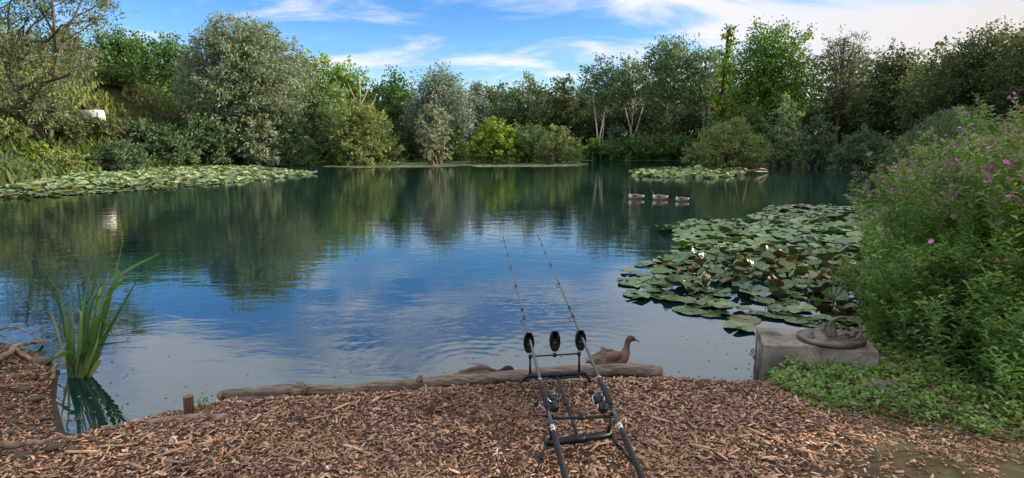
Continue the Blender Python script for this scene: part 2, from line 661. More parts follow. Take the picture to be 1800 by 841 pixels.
def leaf_cloud(rs, centres, outward, per, radius, ln, wd, droop, ca, cb, spread=(1, 1, 0.75), upbias=0.0, shade=0.35):
    """diamond leaf sprays scattered about clump centres"""
    k = len(centres)
    n = k * per
    idx = np.repeat(np.arange(k), per)
    off = rs.normal(0, 1, (n, 3)) * np.array(spread) * radius * 0.55
    reach = np.where(rs.rand(k) < 0.4, rs.uniform(0.8, 2.2, k), 0.0)[idx]
    off = off * np.where(reach > 0, 0.55, 1.0)[:, None]
    off = off + unit(outward[idx] + np.array([0, 0, 0.35 - droop])) * (reach * radius * rs.uniform(-0.3, 1.0, n))[:, None]
    P = centres[idx] + off
    d = unit(unit(off) * 0.6 + outward[idx] * 0.7 + rs.normal(0, 0.7, (n, 3)) + np.array([0, 0, -droop + upbias]))
    L = ln * rs.uniform(0.6, 1.3, n)[:, None]
    W = wd * rs.uniform(0.7, 1.25, n)[:, None]
    s = unit(np.cross(d, unit(rs.normal(0, 1, (n, 3)) + np.array([0, 0, 0.8]))))
    nn = np.cross(d, s)
    b = P - d * L * 0.5
    t = P + d * L * 0.5 + np.array([0, 0, -1.0]) * L * droop * 0.15
    m1 = P + s * W * 0.5 + nn * W * 0.12
    m2 = P - s * W * 0.5 + nn * W * 0.12
    V = np.stack([b, m1, t, m2], 1).reshape(-1, 3)
    q = np.arange(n)[:, None] * 4
    F = np.concatenate([q + np.array([[0, 1, 2]]), q + np.array([[0, 2, 3]])])
    cl = rs.uniform(0, 1, k)[idx] * 0.6 + rs.uniform(0, 1, n) * 0.4
    c = np.asarray(ca)[None] * cl[:, None] + np.asarray(cb)[None] * (1 - cl[:, None])
    c = c * (1 + rs.uniform(-shade, shade, n))[:, None]
    return V, F, np.repeat(c, 4, axis=0)


KIND = {
    # colour a, colour b, leaf length & width in render pixels, droop, clump radius, bark
    'willow': (lin(146, 158, 128), lin(88, 104, 76), 3.6, 1.15, 0.35, 0.75, lin(96, 84, 70)),
    'silver': (lin(152, 166, 150), lin(92, 110, 96), 3.0, 1.2, 0.25, 0.8, lin(96, 88, 78)),
    'oak': (lin(134, 160, 58), lin(84, 114, 42), 2.6, 1.7, 0.15, 0.8, lin(78, 66, 54)),
    'green': (lin(102, 134, 66), lin(62, 90, 48), 2.7, 1.7, 0.2, 0.85, lin(74, 64, 54)),
    'alder': (lin(126, 148, 96), lin(80, 102, 66), 2.5, 1.5, 0.2, 0.75, lin(206, 196, 178)),
    'bright': (lin(116, 148, 62), lin(72, 104, 44), 2.9, 1.6, 0.35, 0.85, lin(84, 74, 58)),
    'dark': (lin(110, 122, 76), lin(68, 80, 50), 2.8, 1.6, 0.2, 0.85, lin(60, 52, 44)),
    'feather': (lin(120, 132, 92), lin(76, 88, 62), 3.0, 1.0, 0.3, 0.8, lin(92, 80, 66)),
    'olive': (lin(146, 160, 96), lin(100, 114, 68), 2.9, 1.1, 0.1, 0.5, lin(104, 88, 68)),
    'palegreen': (lin(142, 164, 108), lin(94, 118, 74), 3.2, 1.1, 0.15, 0.6, lin(96, 82, 66)),
    'pinkgrey': (lin(156, 164, 132), lin(112, 122, 92), 2.6, 1.2, 0.1, 0.45, lin(112, 102, 88)),
    'lime': (lin(146, 166, 70), lin(88, 112, 50), 2.4, 1.5, 0.05, 0.45, lin(88, 76, 60)),
    'shrub': (lin(108, 132, 92), lin(66, 88, 60), 2.8, 1.4, 0.15, 0.5, lin(76, 66, 54)),
}


def branch(rs, a, b, r0, r1, n=6, sides=6, wob=0.06):
    a, b = np.asarray(a, float), np.asarray(b, float)
    t = np.linspace(0, 1, n)[:, None]
    L = np.linalg.norm(b - a)
    P = a + (b - a) * t
    P = P + rs.normal(0, wob * L, (n, 3)) * np.sin(t * math.pi) * 0.5 + np.array([0, 0, 1]) * np.sin(t * math.pi) * L * 0.06
    return P, np.linspace(r0, r1, n)


def grow(name, label, cat, base, lobes, kind, seed, D, group=None, density=1.0, stems=1, trunk_r=None, trunk_pts=None,
         leaf_scale=1.0, twigs=5, bark=None, shell=0.6):
    """a tree or shrub: lobes is a list of (centre, radii); trunk with limbs, crown of leaf sprays"""
    rs = np.random.RandomState(seed)
    ca, cb, lp, wp, droop, cr, bk = KIND[kind]
    if bark is not None:
        bk = bark
    px = D / 569.0 * leaf_scale
    ln, wd = lp * px, wp * px
    base = np.asarray(base, float)
    C = np.array([c for c, r in lobes])
    R = np.array([r for c, r in lobes])
    root = thing(name, label, cat, tuple(base), group)
    # crown
    area = (R[:, 0] * R[:, 2] + R[:, 0] * R[:, 1] + R[:, 1] * R[:, 2]) / 3
    cents, outs = [], []
    want = density * area * 4 * math.pi / (ln * wd) * 0.85
    per = 22
    for i in range(len(C)):
        k = max(4, int(want[i] / per))
        d = unit(rs.normal(0, 1, (k, 3)))
        rad = (shell + (1 - shell) * rs.uniform(0, 1, (k, 1)) ** 0.7) * rs.uniform(0.85, 1.18, (k, 1))
        cents.append(C[i] + d * rad * R[i])
        outs.append(unit(d / R[i]))
    cents, outs = np.concatenate(cents), np.concatenate(outs)
    keep = cents[:, 2] > base[2] + 0.05
    cents, outs = cents[keep], outs[keep]
    crad = min(cr, 0.45 * R[:, 0].mean()) * max(0.7, D / 75)
    V, F, c = leaf_cloud(rs, cents - base, outs, per, crad, ln, wd, droop, ca, cb)
    V[:, 2] = np.maximum(V[:, 2], 0.02 if base[2] > 0 else 0.02 - base[2])
    link('crown', make_mesh('crown', V, F, c), M['leaf'], root)
    # trunk and limbs
    mb = MB()
    H = C[:, 2].max() - base[2]
    r0 = trunk_r or (0.035 * H if stems == 1 else 0.02 * H)
    barkc = np.array(bk)

    def put(P, Rr, sides):
        v, f = tube(P - base, Rr, sides, cap=False)
        mb.add(v, f, barkc * rs.uniform(0.75, 1.2))
    order = np.argsort(C[:, 2])
    if stems == 1:
        topc = C[order[-1]]
        if trunk_pts is not None:
            TP = spline(np.array(trunk_pts, float), 6)
        else:
            mid = base * 0.45 + np.array([C[:, 0].mean(), C[:, 1].mean(), base[2] + H * 0.75]) * 0.55 + rs.normal(0, 0.02 * H, 3) * (1, 1, 0)
            TP = spline(np.array([base - (0, 0, 0.2), base * 0.75 + mid * 0.25 + rs.normal(0, 0.012 * H, 3) * (1, 1, 0), mid, topc]), 6)
        TR = np.linspace(1, 0.18, len(TP)) ** 1.1 * r0
        TR[0] *= 1.45
        put(TP, TR, 9)
        for i in range(len(C)):
            # limb leaves the trunk below the lobe it carries
            zl = base[2] + (C[i, 2] - base[2]) * rs.uniform(0.45, 0.72)
            j = int(np.argmin(np.abs(TP[:, 2] - zl)))
            P, Rr = branch(rs, TP[j], C[i], max(0.03, TR[j] * 0.55), 0.05, 7)
            put(P, Rr, 6)
    else:
        for i in range(len(C)):
            a = base + np.array([rs.normal(0, 0.05 * H), rs.normal(0, 0.05 * H), -0.2])
            P, Rr = branch(rs, a, C[i], r0 * rs.uniform(0.6, 1.1), 0.03, 8)
            put(P, Rr, 6)
    # twigs inside each lobe
    for i in range(len(C)):
        d = unit(rs.normal(0, 1, (twigs, 3)) + np.array([0, 0, 0.3]))
        for q in d:
            P, Rr = branch(rs, C[i], C[i] + q * R[i] * 0.9, 0.035 if H > 5 else 0.018, 0.008, 5)
            put(P, Rr, 4)
    mb.build('trunk', M['bark'], root, smooth=True)
    return root


def lobes_in(rs, cx, y, zlo, zhi, w, n, shape='round', depth=None):
    """lobes filling a crown envelope w wide from zlo to zhi"""
    out = []
    h = zhi - zlo
    depth = depth or w * 0.8
    ang = rs.uniform(0, 2 * math.pi)
    for i in range(n):
        t = (i + rs.uniform(0.2, 0.8)) / n
        if shape == 'round':
            t = t ** 0.95
            prof = math.sin(math.pi * (0.16 + 0.74 * t)) ** 0.6
        elif shape == 'dome':
            t = t ** 1.55
            prof = math.cos(math.pi / 2 * t * 0.92) ** 0.5
        elif shape == 'cone':
            prof = 1.05 - 0.75 * t
        else:
            t = t ** 1.15
            prof = 0.72 + 0.35 * math.sin(math.pi * (0.1 + 0.85 * t))
        rr = w * rs.uniform(0.125, 0.215) * (0.75 + 0.25 * prof)
        rz = min(rr * rs.uniform(0.8, 1.15), h * 0.36)
        ang += 2.4 + rs.uniform(-0.5, 0.5)
        rad = rs.uniform(0.25, 1.0) ** 0.6 if i < n - 1 else 0.15
        amp = max(0.0, w / 2 * prof - rr * 0.8)
        x = cx + math.cos(ang) * rad * amp
        yy = y + math.sin(ang) * rad * max(0.0, depth / 2 * prof - rr * 0.6)
        z = zlo + rz * 0.75 + t * (h - rz * 1.65)
        out.append((np.array([x, yy, z]), np.array([rr, rr, rz])))
    return out


SEED = [100]


def plant(name, label, cat, px, D, top, w, kind, n=9, cb=0.25, shape='round', stems=1, group=None, density=1.0, water=False, **kw):
    """px: photo x of the middle, D: distance, top: photo y of the top, w: width in photo pixels, cb: height of the crown's lower edge"""
    SEED[0] += 1
    seed = kw.pop('seed', SEED[0])
    rs = np.random.RandomState(seed)
    p = on_y(px, top, D)
    zb = gz(p[0], D)
    if water or zb < 0:
        zb = -0.1
    H = max(p[2] - zb, 1.6)
    p[2] = zb + H
    lob = lobes_in(rs, p[0], D, zb + H * cb, p[2], 1.12 * w * D / 1000.0, int(n * 2.1) + 4, shape, kw.pop('depth', None))
    return grow(name, label, cat, (p[0] + kw.pop('dx', 0) * D / 1000, D, zb), lob, kind, seed, D, group, density, stems, **kw)


def build_trees():
    G = 'trees around the lake'
    # ---- left side
    plant('willow_tree', 'largest grey-green willow, its rounded crown the broadest on the left shore', 'tree', 425, 66, 28, 225, 'willow', n=20, cb=0.06, group=G, seed=11, twigs=9)
    plant('broadleaf_tree', 'dark green tree with uneven top behind the grassy mound', 'tree', 215, 84, 50, 130, 'green', n=12, cb=0.2, group=G)
    plant('broadleaf_tree', 'green tree between the grassy mound and the largest willow', 'tree', 292, 78, 62, 110, 'green', n=11, cb=0.08, group=G)
    plant('broadleaf_tree', 'dark tree filling the upper left behind the leaning tree', 'tree', 110, 90, 52, 130, 'dark', n=10, cb=0.15, group=G)
    plant('broadleaf_tree', 'dark tree at the left edge behind the leaning tree', 'tree', 15, 80, 40, 130, 'dark', n=10, cb=0.15, group=G)
    plant('oak_tree', 'yellow-green tree top just right of the largest willow', 'tree', 545, 96, 96, 110, 'oak', n=10, cb=0.2, group=G)
    plant('oak_tree', 'yellow-green tree behind the pale dead branches', 'tree', 610, 98, 112, 95, 'oak', n=10, cb=0.2, group=G)
    plant('broadleaf_tree', 'deep green tree left of the silver willow', 'tree', 688, 97, 128, 90, 'green', n=11, cb=0.1, group=G)
    plant('willow_tree', 'silver-grey willow behind the small pinkish bush in the water', 'tree', 775, 92, 116, 120, 'silver', n=15, cb=0.12, group=G, twigs=7)
    plant('willow_tree', 'smaller silver willow at the right shoulder of the silver-grey willow', 'tree', 838, 96, 142, 62, 'silver', n=8, cb=0.15, group=G)
    plant('broadleaf_tree', 'low green tree at the dip of the skyline', 'tree', 895, 112, 152, 70, 'alder', n=8, cb=0.12, group=G)
    plant('broadleaf_tree', 'rounded green tree right of the skyline dip', 'tree', 935, 112, 128, 72, 'alder', n=9, cb=0.15, group=G)
    plant('broadleaf_tree', 'narrow dark tree left of the pale forked trunks', 'tree', 992, 112, 134, 58, 'dark', n=9, cb=0.15, group=G)
    # ---- far right: alders with pale trunks
    al = [(1058, 104, 104, 84, 'alder', 'tree with two pale trunks rising from the far bank', 0.42),
          (1112, 108, 98, 76, 'alder', 'tree with a pale forked trunk behind the bramble bank', 0.42),
          (1182, 102, 64, 112, 'alder', 'tall broad dark tree right of the pale forked trunk', 0.30),
          (1248, 100, 80, 84, 'alder', 'slender pale-trunked tree left of the tall bright green tree', 0.34)]
    for q, (px, D, top, w, k, lb, cb) in enumerate(al):
        plant('alder_tree', lb, 'tree', px, D, top, w, k, n=(6, 6, 9, 7)[q], cb=cb, group=G, trunk_r=(0.17, 0.15, 0.24, 0.2)[q], twigs=5, density=1.25)
        root = [c for c in bpy.data.objects if c.get('label') == lb][0]
        for pts in [[[(1051, 250), (1047, 205), (1040, 160)], [(1053, 250), (1061, 208), (1070, 165)]], [[(1112, 246), (1105, 215), (1096, 180)], [(1113, 246), (1123, 214), (1132, 180)]],
                    [[(1170, 246), (1173, 200), (1176, 150)]], [[(1246, 240), (1247, 190), (1250, 130)]]][q]:
            P = spline(np.array([on_y(a_, b_, D - 1.2) for a_, b_ in pts]), 5) - np.array(root.location)
            v, f = tube(P, np.linspace(0.15, 0.08, len(P)), 7, cap=False)
            link('side_trunk', MB().add(v, f, np.array(lin(214, 204, 184))).mesh('side_trunk', smooth=True), M['bark'], root)
    plant('broadleaf_tree', 'pointed bright green tree top behind the row of pale trunks', 'tree', 1283, 92, 38, 62, 'oak', n=9, cb=0.15, shape='cone', group=G)
    plant('broadleaf_tree', 'tall bright green tree with drooping sprays right of the middle', 'tree', 1362, 84, 36, 150, 'bright', n=16, cb=0.14, group=G, density=0.85, twigs=8)
    plant('ash_tree', 'airy feathery tree with sky showing through its crown', 'tree', 1486, 80, 54, 110, 'feather', n=12, cb=0.22, group=G, density=0.55, twigs=12)
    plant('broadleaf_tree', 'dark brown-green tree right of the airy feathery tree', 'tree', 1578, 74, 84, 120, 'dark', n=13, cb=0.08, group=G, density=0.9, twigs=8)
    plant('broadleaf_tree', 'dark tree low on the right behind the grassy mound shrub', 'tree', 1655, 66, 110, 130, 'dark', n=12, cb=0.05, group=G, density=0.9)
    plant('broadleaf_tree', 'large dark tree in the upper right corner', 'tree', 1745, 58, 46, 190, 'dark', n=16, cb=0.05, group=G, density=0.85, twigs=8)
    plant('broadleaf_tree', 'dark tree cut off by the right edge of the view', 'tree', 1855, 52, 30, 190, 'dark', n=14, cb=0.08, group=G, density=0.85)
    # the row goes on along the right bank
    p = [(46, 30, 15), (40, 18, 14), (53, 12, 16), (62, 24, 17), (34, 8, 13)]
    for i, (x, y, h) in enumerate(p):
        rs = np.random.RandomState(700 + i)
        zb = gz(x, y)
        grow('broadleaf_tree', 'dark tree further along the right bank', 'tree', (x, y, zb), lobes_in(rs, x, y, zb + 1.0, zb + h, 11, 24), 'dark', 700 + i, 60, group='trees on the right bank beyond the view', density=0.7, leaf_scale=1.3)
    # dark wood behind everything
    bw = [(-92, 118, 15), (-78, 126, 15), (-66, 118, 14), (-52, 128, 14), (-40, 122, 13), (-27, 126, 13), (-15, 124, 12.5), (-4, 128, 12), (7, 126, 12), (17, 124, 13), (27, 122, 14),
          (38, 118, 14), (48, 112, 14), (58, 102, 14), (66, 92, 14), (72, 78, 14), (78, 62, 14), (-84, 100, 13), (-74, 84, 12), (-72, 66, 11)]
    for i, (x, y, h) in enumerate(bw):
        rs = np.random.RandomState(800 + i)
        zb = gz(x, y)
        grow('woodland_tree', 'dark tree in the wood behind the lakeside trees', 'tree', (x, y, zb), lobes_in(rs, x, y, zb + 0.6, zb + h * rs.uniform(0.9, 1.02), 17, 20, 'tall'), 'dark', 800 + i, 125,
             group='trees of the wood behind', density=1.0, twigs=2, leaf_scale=1.35)

    # ---- shrubs
    S = 'shrubs on the shore'
    sh = [
        ('shrub', 'dark green shrub right of the white box on the left bank', 255, 58, 212, 100, 'shrub', 8),
        ('shrub', 'tall leafy shrub at the foot of the largest willow', 355, 60, 188, 110, 'shrub', 9),
        ('shrub', 'grey-green shrub drooping over the water under the largest willow', 455, 62, 200, 90, 'willow', 8),
        ('shrub', 'dark shrub on the bank just below the white box', 175, 54, 216, 90, 'dark', 7),
        ('shrub', 'pale green shrub between the largest willow and the island willow', 520, 64, 205, 80, 'palegreen', 8),
        ('shrub', 'dark thicket just left of the white box', 112, 50, 196, 70, 'dark', 7),
        ('shrub', 'dark green shrub growing on the slope of the mound', 205, 62, 172, 80, 'green', 7),
        ('shrub', 'leafy shrub at the waterline below the mound', 205, 46, 246, 100, 'shrub', 7),
        ('shrub', 'grey-green shrub at the waterline left of the largest willow', 300, 56, 228, 90, 'shrub', 7),
        ('shrub', 'dark scrub behind the small round bush on the left bank', 45, 50, 205, 80, 'dark', 7),
        ('shrub', 'small round bright green bush on the left bank', 66, 42, 253, 60, 'lime', 5),
        ('shrub', 'yellowish scrub at the foot of the leaning tree', 115, 40, 262, 70, 'olive', 6),
        ('shrub', 'brown-green scrub at the left edge of the bank', 15, 46, 222, 80, 'olive', 6),
        ('shrub', 'grey bush right of the yellow-green bush in the water', 1385, 62, 168, 80, 'palegreen', 9),
        ('shrub', 'dark grey-green bush beside the bramble bank on the right', 1440, 58, 200, 76, 'shrub', 8),
        ('shrub', 'bramble thicket on the right shore', 1520, 52, 228, 110, 'shrub', 8),
        ('shrub', 'dark low shrub at the right end of the lake', 1590, 46, 238, 90, 'dark', 7),
        ('shrub', 'shady shrub beneath the tall dark tree on the far bank', 1160, 98, 208, 90, 'dark', 7),
        ('shrub', 'dark shrub between the pale trunks on the far bank', 1085, 100, 214, 60, 'shrub', 6),
        ('shrub', 'shady undergrowth bush below the tall bright green tree', 1260, 84, 196, 90, 'green', 7),
        ('shrub', 'dark shrub behind the yellow-green bush in the water', 1320, 76, 178, 80, 'green', 8),
        ('shrub', 'dark shrub behind the small pinkish bush', 720, 92, 205, 70, 'dark', 7),
        ('shrub', 'low shrub at the water left of the round lime bush', 800, 90, 222, 60, 'green', 6),
    ]
    for nm, lb, px, D, top, w, k, n in sh:
        plant(nm, lb, 'shrub', px, D, top, w, k, n=n, cb=0.0, shape='dome', stems=3, group=S, twigs=4)
    # shady undergrowth under the far trees
    UNDER = ['behind the pale green willow bush in the water',
             'behind the pale dead branches',
             'below the deep green tree left of the silver willow',
             'below the silver-grey willow',
             'behind the round lime-green bush',
             'behind the middle bush of the three on the water',
             'below the narrow dark tree on the far bank',
             'right of the two pale trunks on the far bank',
             'right of the pale forked trunk on the far bank',
             'below the tall broad dark tree',
             'below the pointed bright green tree top',
             'beneath the tall bright green tree', "left of the airy feathery tree's foot", 'beneath the airy feathery tree',
             'beneath the dark brown-green tree on the right',
             'beneath the large dark tree in the upper right']
    for i, (px, D, top, w) in enumerate([(560, 100, 205, 110), (640, 106, 200, 110), (715, 108, 200, 100), (800, 108, 190, 110), (870, 114, 188, 110), (945, 114, 190, 110), (1010, 114, 192, 100), (1075, 114, 190, 100),
                                         (1140, 112, 186, 100), (1210, 108, 180, 110), (1290, 102, 180, 110), (1370, 92, 175, 110), (1440, 88, 170, 110), (1510, 82, 172, 110), (1600, 74, 180, 120), (1690, 66, 180, 130)]):
        plant('undergrowth_bush', 'shady undergrowth bush ' + UNDER[i], 'bush', px, D, top, w, 'dark', n=7, cb=0.0, shape='tall', stems=3, group='undergrowth beneath the far trees', twigs=2, leaf_scale=1.2)
    # bramble bank on the far shore: one low tangled mass per stretch
    for i, (px, top, w, lb) in enumerate([(1050, 246, 70, 'left stretch of bright bramble on the far bank'), (1115, 243, 80, 'middle stretch of bramble on the far bank below the pale trunks'),
                                         (1185, 240, 80, 'right stretch of bramble on the far bank')]):
        plant('bramble_thicket', lb, 'bramble', px, 93, top, w, 'green', n=9, cb=0.0, shape='tall', stems=3, group='bramble stretches on the far bank', depth=5)
    # bushes standing in the water
    W = 'bushes standing in the water'
    plant('willow_bush', 'tall pale green willow bush standing in the water, left half of the pair', 'bush', 575, 70, 142, 125, 'palegreen', n=14, cb=0.02, shape='dome', stems=4, group=W, water=True, twigs=6)
    plant('willow_bush', 'wide olive and brown willow bush standing in the water, right half of the pair', 'bush', 628, 66, 172, 140, 'olive', n=14, cb=0.0, shape='dome', stems=4, group=W, water=True, twigs=9, density=0.8)
    plant('willow_bush', 'narrow pinkish-grey bush standing alone in the water', 'bush', 761, 67, 180, 60, 'pinkgrey', n=10, cb=0.1, shape='tall', stems=4, group=W, water=True, twigs=5, density=1.25)
    plant('willow_bush', 'round lime-green bush, brightest of the three on the far water', 'bush', 868, 74, 208, 118, 'lime', n=11, cb=0.0, shape='dome', stems=4, group=W, water=True)
    plant('willow_bush', 'green bush in the middle of the three on the far water', 'bush', 930, 75, 212, 92, 'palegreen', n=9, cb=0.0, shape='dome', stems=4, group=W, water=True)
    plant('willow_bush', 'brownish bush at the right end of the three on the far water', 'bush', 980, 73, 218, 88, 'olive', n=9, cb=0.02, shape='dome', stems=4, group=W, water=True, density=0.8, twigs=7)
    plant('willow_bush', 'yellow-green bush in the water beside the pale rock', 'bush', 1285, 49, 205, 135, 'olive', n=12, cb=0.06, shape='dome', stems=4, group=W, water=True, density=0.75, twigs=9)

    # ---- the leaning tree at the left edge, its crown open to the sky
    D = 36.0
    Y = lambda px, py, d=0: on_y(px, py, D + d)
    base = on_ground(74, 250)
    D = base[1]
    lob = []
    rs = np.random.RandomState(61)
    for px, py, r in [(-30, 40, 60), (20, 95, 48), (-20, 140, 50), (50, 30, 45), (110, -10, 40), (165, 35, 34), (130, 90, 44), (95, 130, 46), (60, 165, 44), (100, 195, 40), (150, 120, 34), (30, -30, 60), (185, 0, 26)]:
        c = Y(px, py, rs.uniform(-2.5, 2.5))
        r = r * D / 1000
        lob.append((c, np.array([r, r * 1.1, r * 0.9])))
    tp = [base - (0, 0, .3), Y(52, 205), Y(22, 140), Y(0, 88), Y(-40, -10)]
    t = grow('leaning_tree', 'tree with a leaning trunk and thin open crown at the left edge', 'tree', base, lob, 'feather', 62, D, group=G, density=0.62, trunk_pts=tp, trunk_r=0.42, twigs=14, shell=0.2, leaf_scale=1.25)
    mb = MB()
    for pts, r in [([(88, 240), (94, 190), (97, 120), (95, 40), (88, -30)], 0.2), ([(97, 120), (110, 70), (135, 20), (160, -40)], 0.11), ([(95, 60), (75, 20), (62, -30)], 0.09),
                   ([(110, 75), (150, 50), (190, 25)], 0.06), ([(98, 150), (75, 110), (55, 60)], 0.07), ([(20, 135), (35, 90), (45, 30)], 0.12), ([(45, 60), (80, 20), (120, 0)], 0.06)]:
        P = spline(np.array([Y(a, b) for a, b in pts]), 5) - base
        v, f = tube(P, np.linspace(r, r * 0.35, len(P)), 7, cap=False)
        mb.add(v, f, np.array(lin(88, 78, 66)))
    mb.build('second_trunk', M['bark'], t, smooth=True)

    # ---- pale dead branches standing out of the island willow
    b = on_y(636, 230, 69)
    r_ = thing('dead_tree', 'pale bare dead branches sticking up behind the olive willow bush', 'dead tree', (b[0], 69, 0.0), G)
    mb = MB()
    for pts, r in [([(640, 285), (638, 230), (634, 180), (632, 138)], 0.11), ([(635, 200), (622, 170), (612, 148)], 0.06), ([(634, 185), (646, 160), (652, 146)], 0.06), ([(633, 165), (624, 150)], 0.04),
                   ([(637, 215), (655, 185), (662, 165)], 0.05), ([(636, 225), (612, 190), (600, 172)], 0.05)]:
        P = spline(np.array([on_y(a, c, 69 - 1.5) for a, c in pts]), 5) - np.array([b[0], 69, 0])
        v, f = tube(P, np.linspace(r, r * 0.3, len(P)), 6, cap=False)
        mb.add(v, f, np.array(lin(196, 184, 166)))
    mb.build('dead_branches', M['bark'], r_, smooth=True)


build_trees()

# ------------------------------------------------------------------ water lilies
def in_poly(poly, x, y):
    ins = np.zeros(x.shape, bool)
    for i in range(len(poly)):
        (ax, ay), (bx, by) = poly[i], poly[(i + 1) % len(poly)]
        if ay == by:
            continue
        ins ^= ((ay > y) != (by > y)) & (x < (bx - ax) * (y - ay) / (by - ay) + ax)
    return ins


def scatter(rs, poly, n, mind):
    """points in a polygon, none closer than mind (scaled) to an earlier one"""
    P = np.array(poly)
    lo, hi = P.min(0), P.max(0)
    out = []
    cell = {}
    tries = 0
    while len(out) < n and tries < n * 40:
        c = rs.uniform(lo, hi, (400, 2))
        c = c[in_poly(poly, c[:, 0], c[:, 1])]
        tries += 400
        for q in c:
            k = (int(q[0] / mind), int(q[1] / mind))
            if any(math.hypot(q[0] - w[0], q[1] - w[1]) < mind for a in (-1, 0, 1) for b in (-1, 0, 1) for w in cell.get((k[0] + a, k[1] + b), ())):
                continue
            cell.setdefault(k, []).append(q)
            out.append(q)
            if len(out) >= n:
                break
    return np.array(out)


def pad_shape(rs, cup, wave, n=20, thick=0.012, fold=0.0):
    """a lily leaf of radius 1: notched disc, top sheet and under sheet"""
    gap = rs.uniform(0.10, 0.22)
    th = np.linspace(gap, 2 * math.pi - gap, n)
    ph = rs.uniform(0, 6.28, 3)
    rad = 1 + 0.05 * np.sin(2 * th + ph[0]) + 0.03 * np.sin(5 * th + ph[1])
    rings = [0.12, 0.55, 0.85, 1.0]
    V = []
    for r in rings:
        z = cup * r ** 2.2 + wave * r ** 3 * (np.sin(3 * th + ph[2]) + 0.6 * np.sin(5 * th + ph[0])) + fold * np.abs(np.sin(th)) * r
        rr = r * rad * (1 - 0.25 * max(cup, 0) * r * r)
        V.append(np.stack([rr * np.cos(th), rr * np.sin(th), z], 1))
    V = np.concatenate(V)
    k = len(rings)
    top = np.array([[a * n + j, (a + 1) * n + j, (a + 1) * n + j + 1, a * n + j + 1] for a in range(k - 1) for j in range(n - 1)])
    c0 = np.array([[0 + j, j + 1, len(V)] for j in range(n - 1)])
    V = np.vstack([V, [[0, 0, 0]]])
    m = len(V)
    V2 = V - np.array([0, 0, thick])
    F4 = np.vstack([top, top[:, ::-1] + m])
    F3 = np.vstack([c0[:, ::-1], c0 + m])
    # stalk
    sv, sf = tube(np.array([[0, 0, -thick], [0.05, 0.02, -0.8], [0.1, 0.0, -1.6]]), 0.035, 5, cap=False)
    nb = 2 * m
    Vall = np.vstack([V, V2, sv])
    F4all = np.vstack([F4, sf[0] + nb])
    idx = [0] * len(top) + [1] * len(top) + [1] * len(sf[0]) + [0] * len(c0) + [1] * len(c0)
    me = make_mesh('leaf', Vall, [F4all, F3], smooth=True, mat_index=idx)
    return me


def pad_mats():
    out = []
    for nm, a, b, under in (('lily_leaf_top', lin(118, 148, 84), lin(66, 100, 48), False), ('lily_leaf_under', lin(112, 116, 48), lin(112, 74, 44), True)):
        m, n, l, p = new_mat(nm)
        p.inputs['Roughness'].default_value = 0.24 if not under else 0.5
        p.inputs['Specular IOR Level'].default_value = 0.9 if not under else 0.3
        oi = N(n, 'ShaderNodeObjectInfo')
        tc = N(n, 'ShaderNodeTexCoord')
        no = N(n, 'ShaderNodeTexNoise')
        setin(no, Scale=2.2, Detail=5.0)
        l.new(tc.outputs['Object'], no.inputs['Vector'])
        ad = N(n, 'ShaderNodeMath', operation='ADD')
        l.new(oi.outputs['Random'], ad.inputs[0])
        l.new(no.outputs['Fac'], ad.inputs[1])
        mr = N(n, 'ShaderNodeMapRange')
        l.new(ad.outputs[0], mr.inputs[0])
        mr.inputs[1].default_value, mr.inputs[2].default_value = 0.55, 1.5
        mx = N(n, 'ShaderNodeMix', data_type='RGBA')
        mx.inputs[6].default_value = (*a, 1)
        mx.inputs[7].default_value = (*b, 1)
        l.new(mr.outputs[0], mx.inputs[0])
        yl = N(n, 'ShaderNodeMapRange')
        l.new(oi.outputs['Random'], yl.inputs[0])
        yl.inputs[1].default_value, yl.inputs[2].default_value = 0.80, 0.97
        yl.inputs[3].default_value, yl.inputs[4].default_value = 0.0, 0.75
        sp3 = N(n, 'ShaderNodeMath', operation='MULTIPLY')
        l.new(yl.outputs[0], sp3.inputs[0])
        l.new(no.outputs['Fac'], sp3.inputs[1])
        mx2 = N(n, 'ShaderNodeMix', data_type='RGBA')
        mx2.inputs[7].default_value = (*lin(176, 158, 74), 1)
        l.new(mx.outputs[2], mx2.inputs[6])
        l.new(sp3.outputs[0], mx2.inputs[0])
        mx = mx2
        l.new(mx.outputs[2], p.inputs['Base Color'])
        # radial veins as fine relief
        sp = N(n, 'ShaderNodeSeparateXYZ')
        l.new(tc.outputs['Object'], sp.inputs[0])
        at = N(n, 'ShaderNodeMath', operation='ARCTAN2')
        l.new(sp.outputs[1], at.inputs[0])
        l.new(sp.outputs[0], at.inputs[1])
        mu = N(n, 'ShaderNodeMath', operation='MULTIPLY')
        mu.inputs[1].default_value = 14.0
        l.new(at.outputs[0], mu.inputs[0])
        sn = N(n, 'ShaderNodeMath', operation='SINE')
        l.new(mu.outputs[0], sn.inputs[0])
        bp = N(n, 'ShaderNodeBump')
        bp.inputs['Strength'].default_value = 0.25
        bp.inputs['Distance'].default_value = 0.01
        l.new(sn.outputs[0], bp.inputs['Height'])
        l.new(bp.outputs[0], p.inputs['Normal'])
        tr = N(n, 'ShaderNodeBsdfTranslucent')
        l.new(mx.outputs[2], tr.inputs['Color'])
        ms = N(n, 'ShaderNodeMixShader')
        ms.inputs[0].default_value = 0.18
        l.new(p.outputs[0], ms.inputs[1])
        l.new(tr.outputs[0], ms.inputs[2])
        l.new(ms.outputs[0], n['Material Output'].inputs[0])
        out.append(m)
    return out


PADM = pad_mats()
M['pad_mass'] = attr_mat('lily_leaf_far', 0.35, 0.5, transl=0.12)


def rot_tilt(rs, tilt):
    a = rs.uniform(0, 2 * math.pi)
    return (tilt * math.cos(a), tilt * math.sin(a), rs.uniform(0, 2 * math.pi))


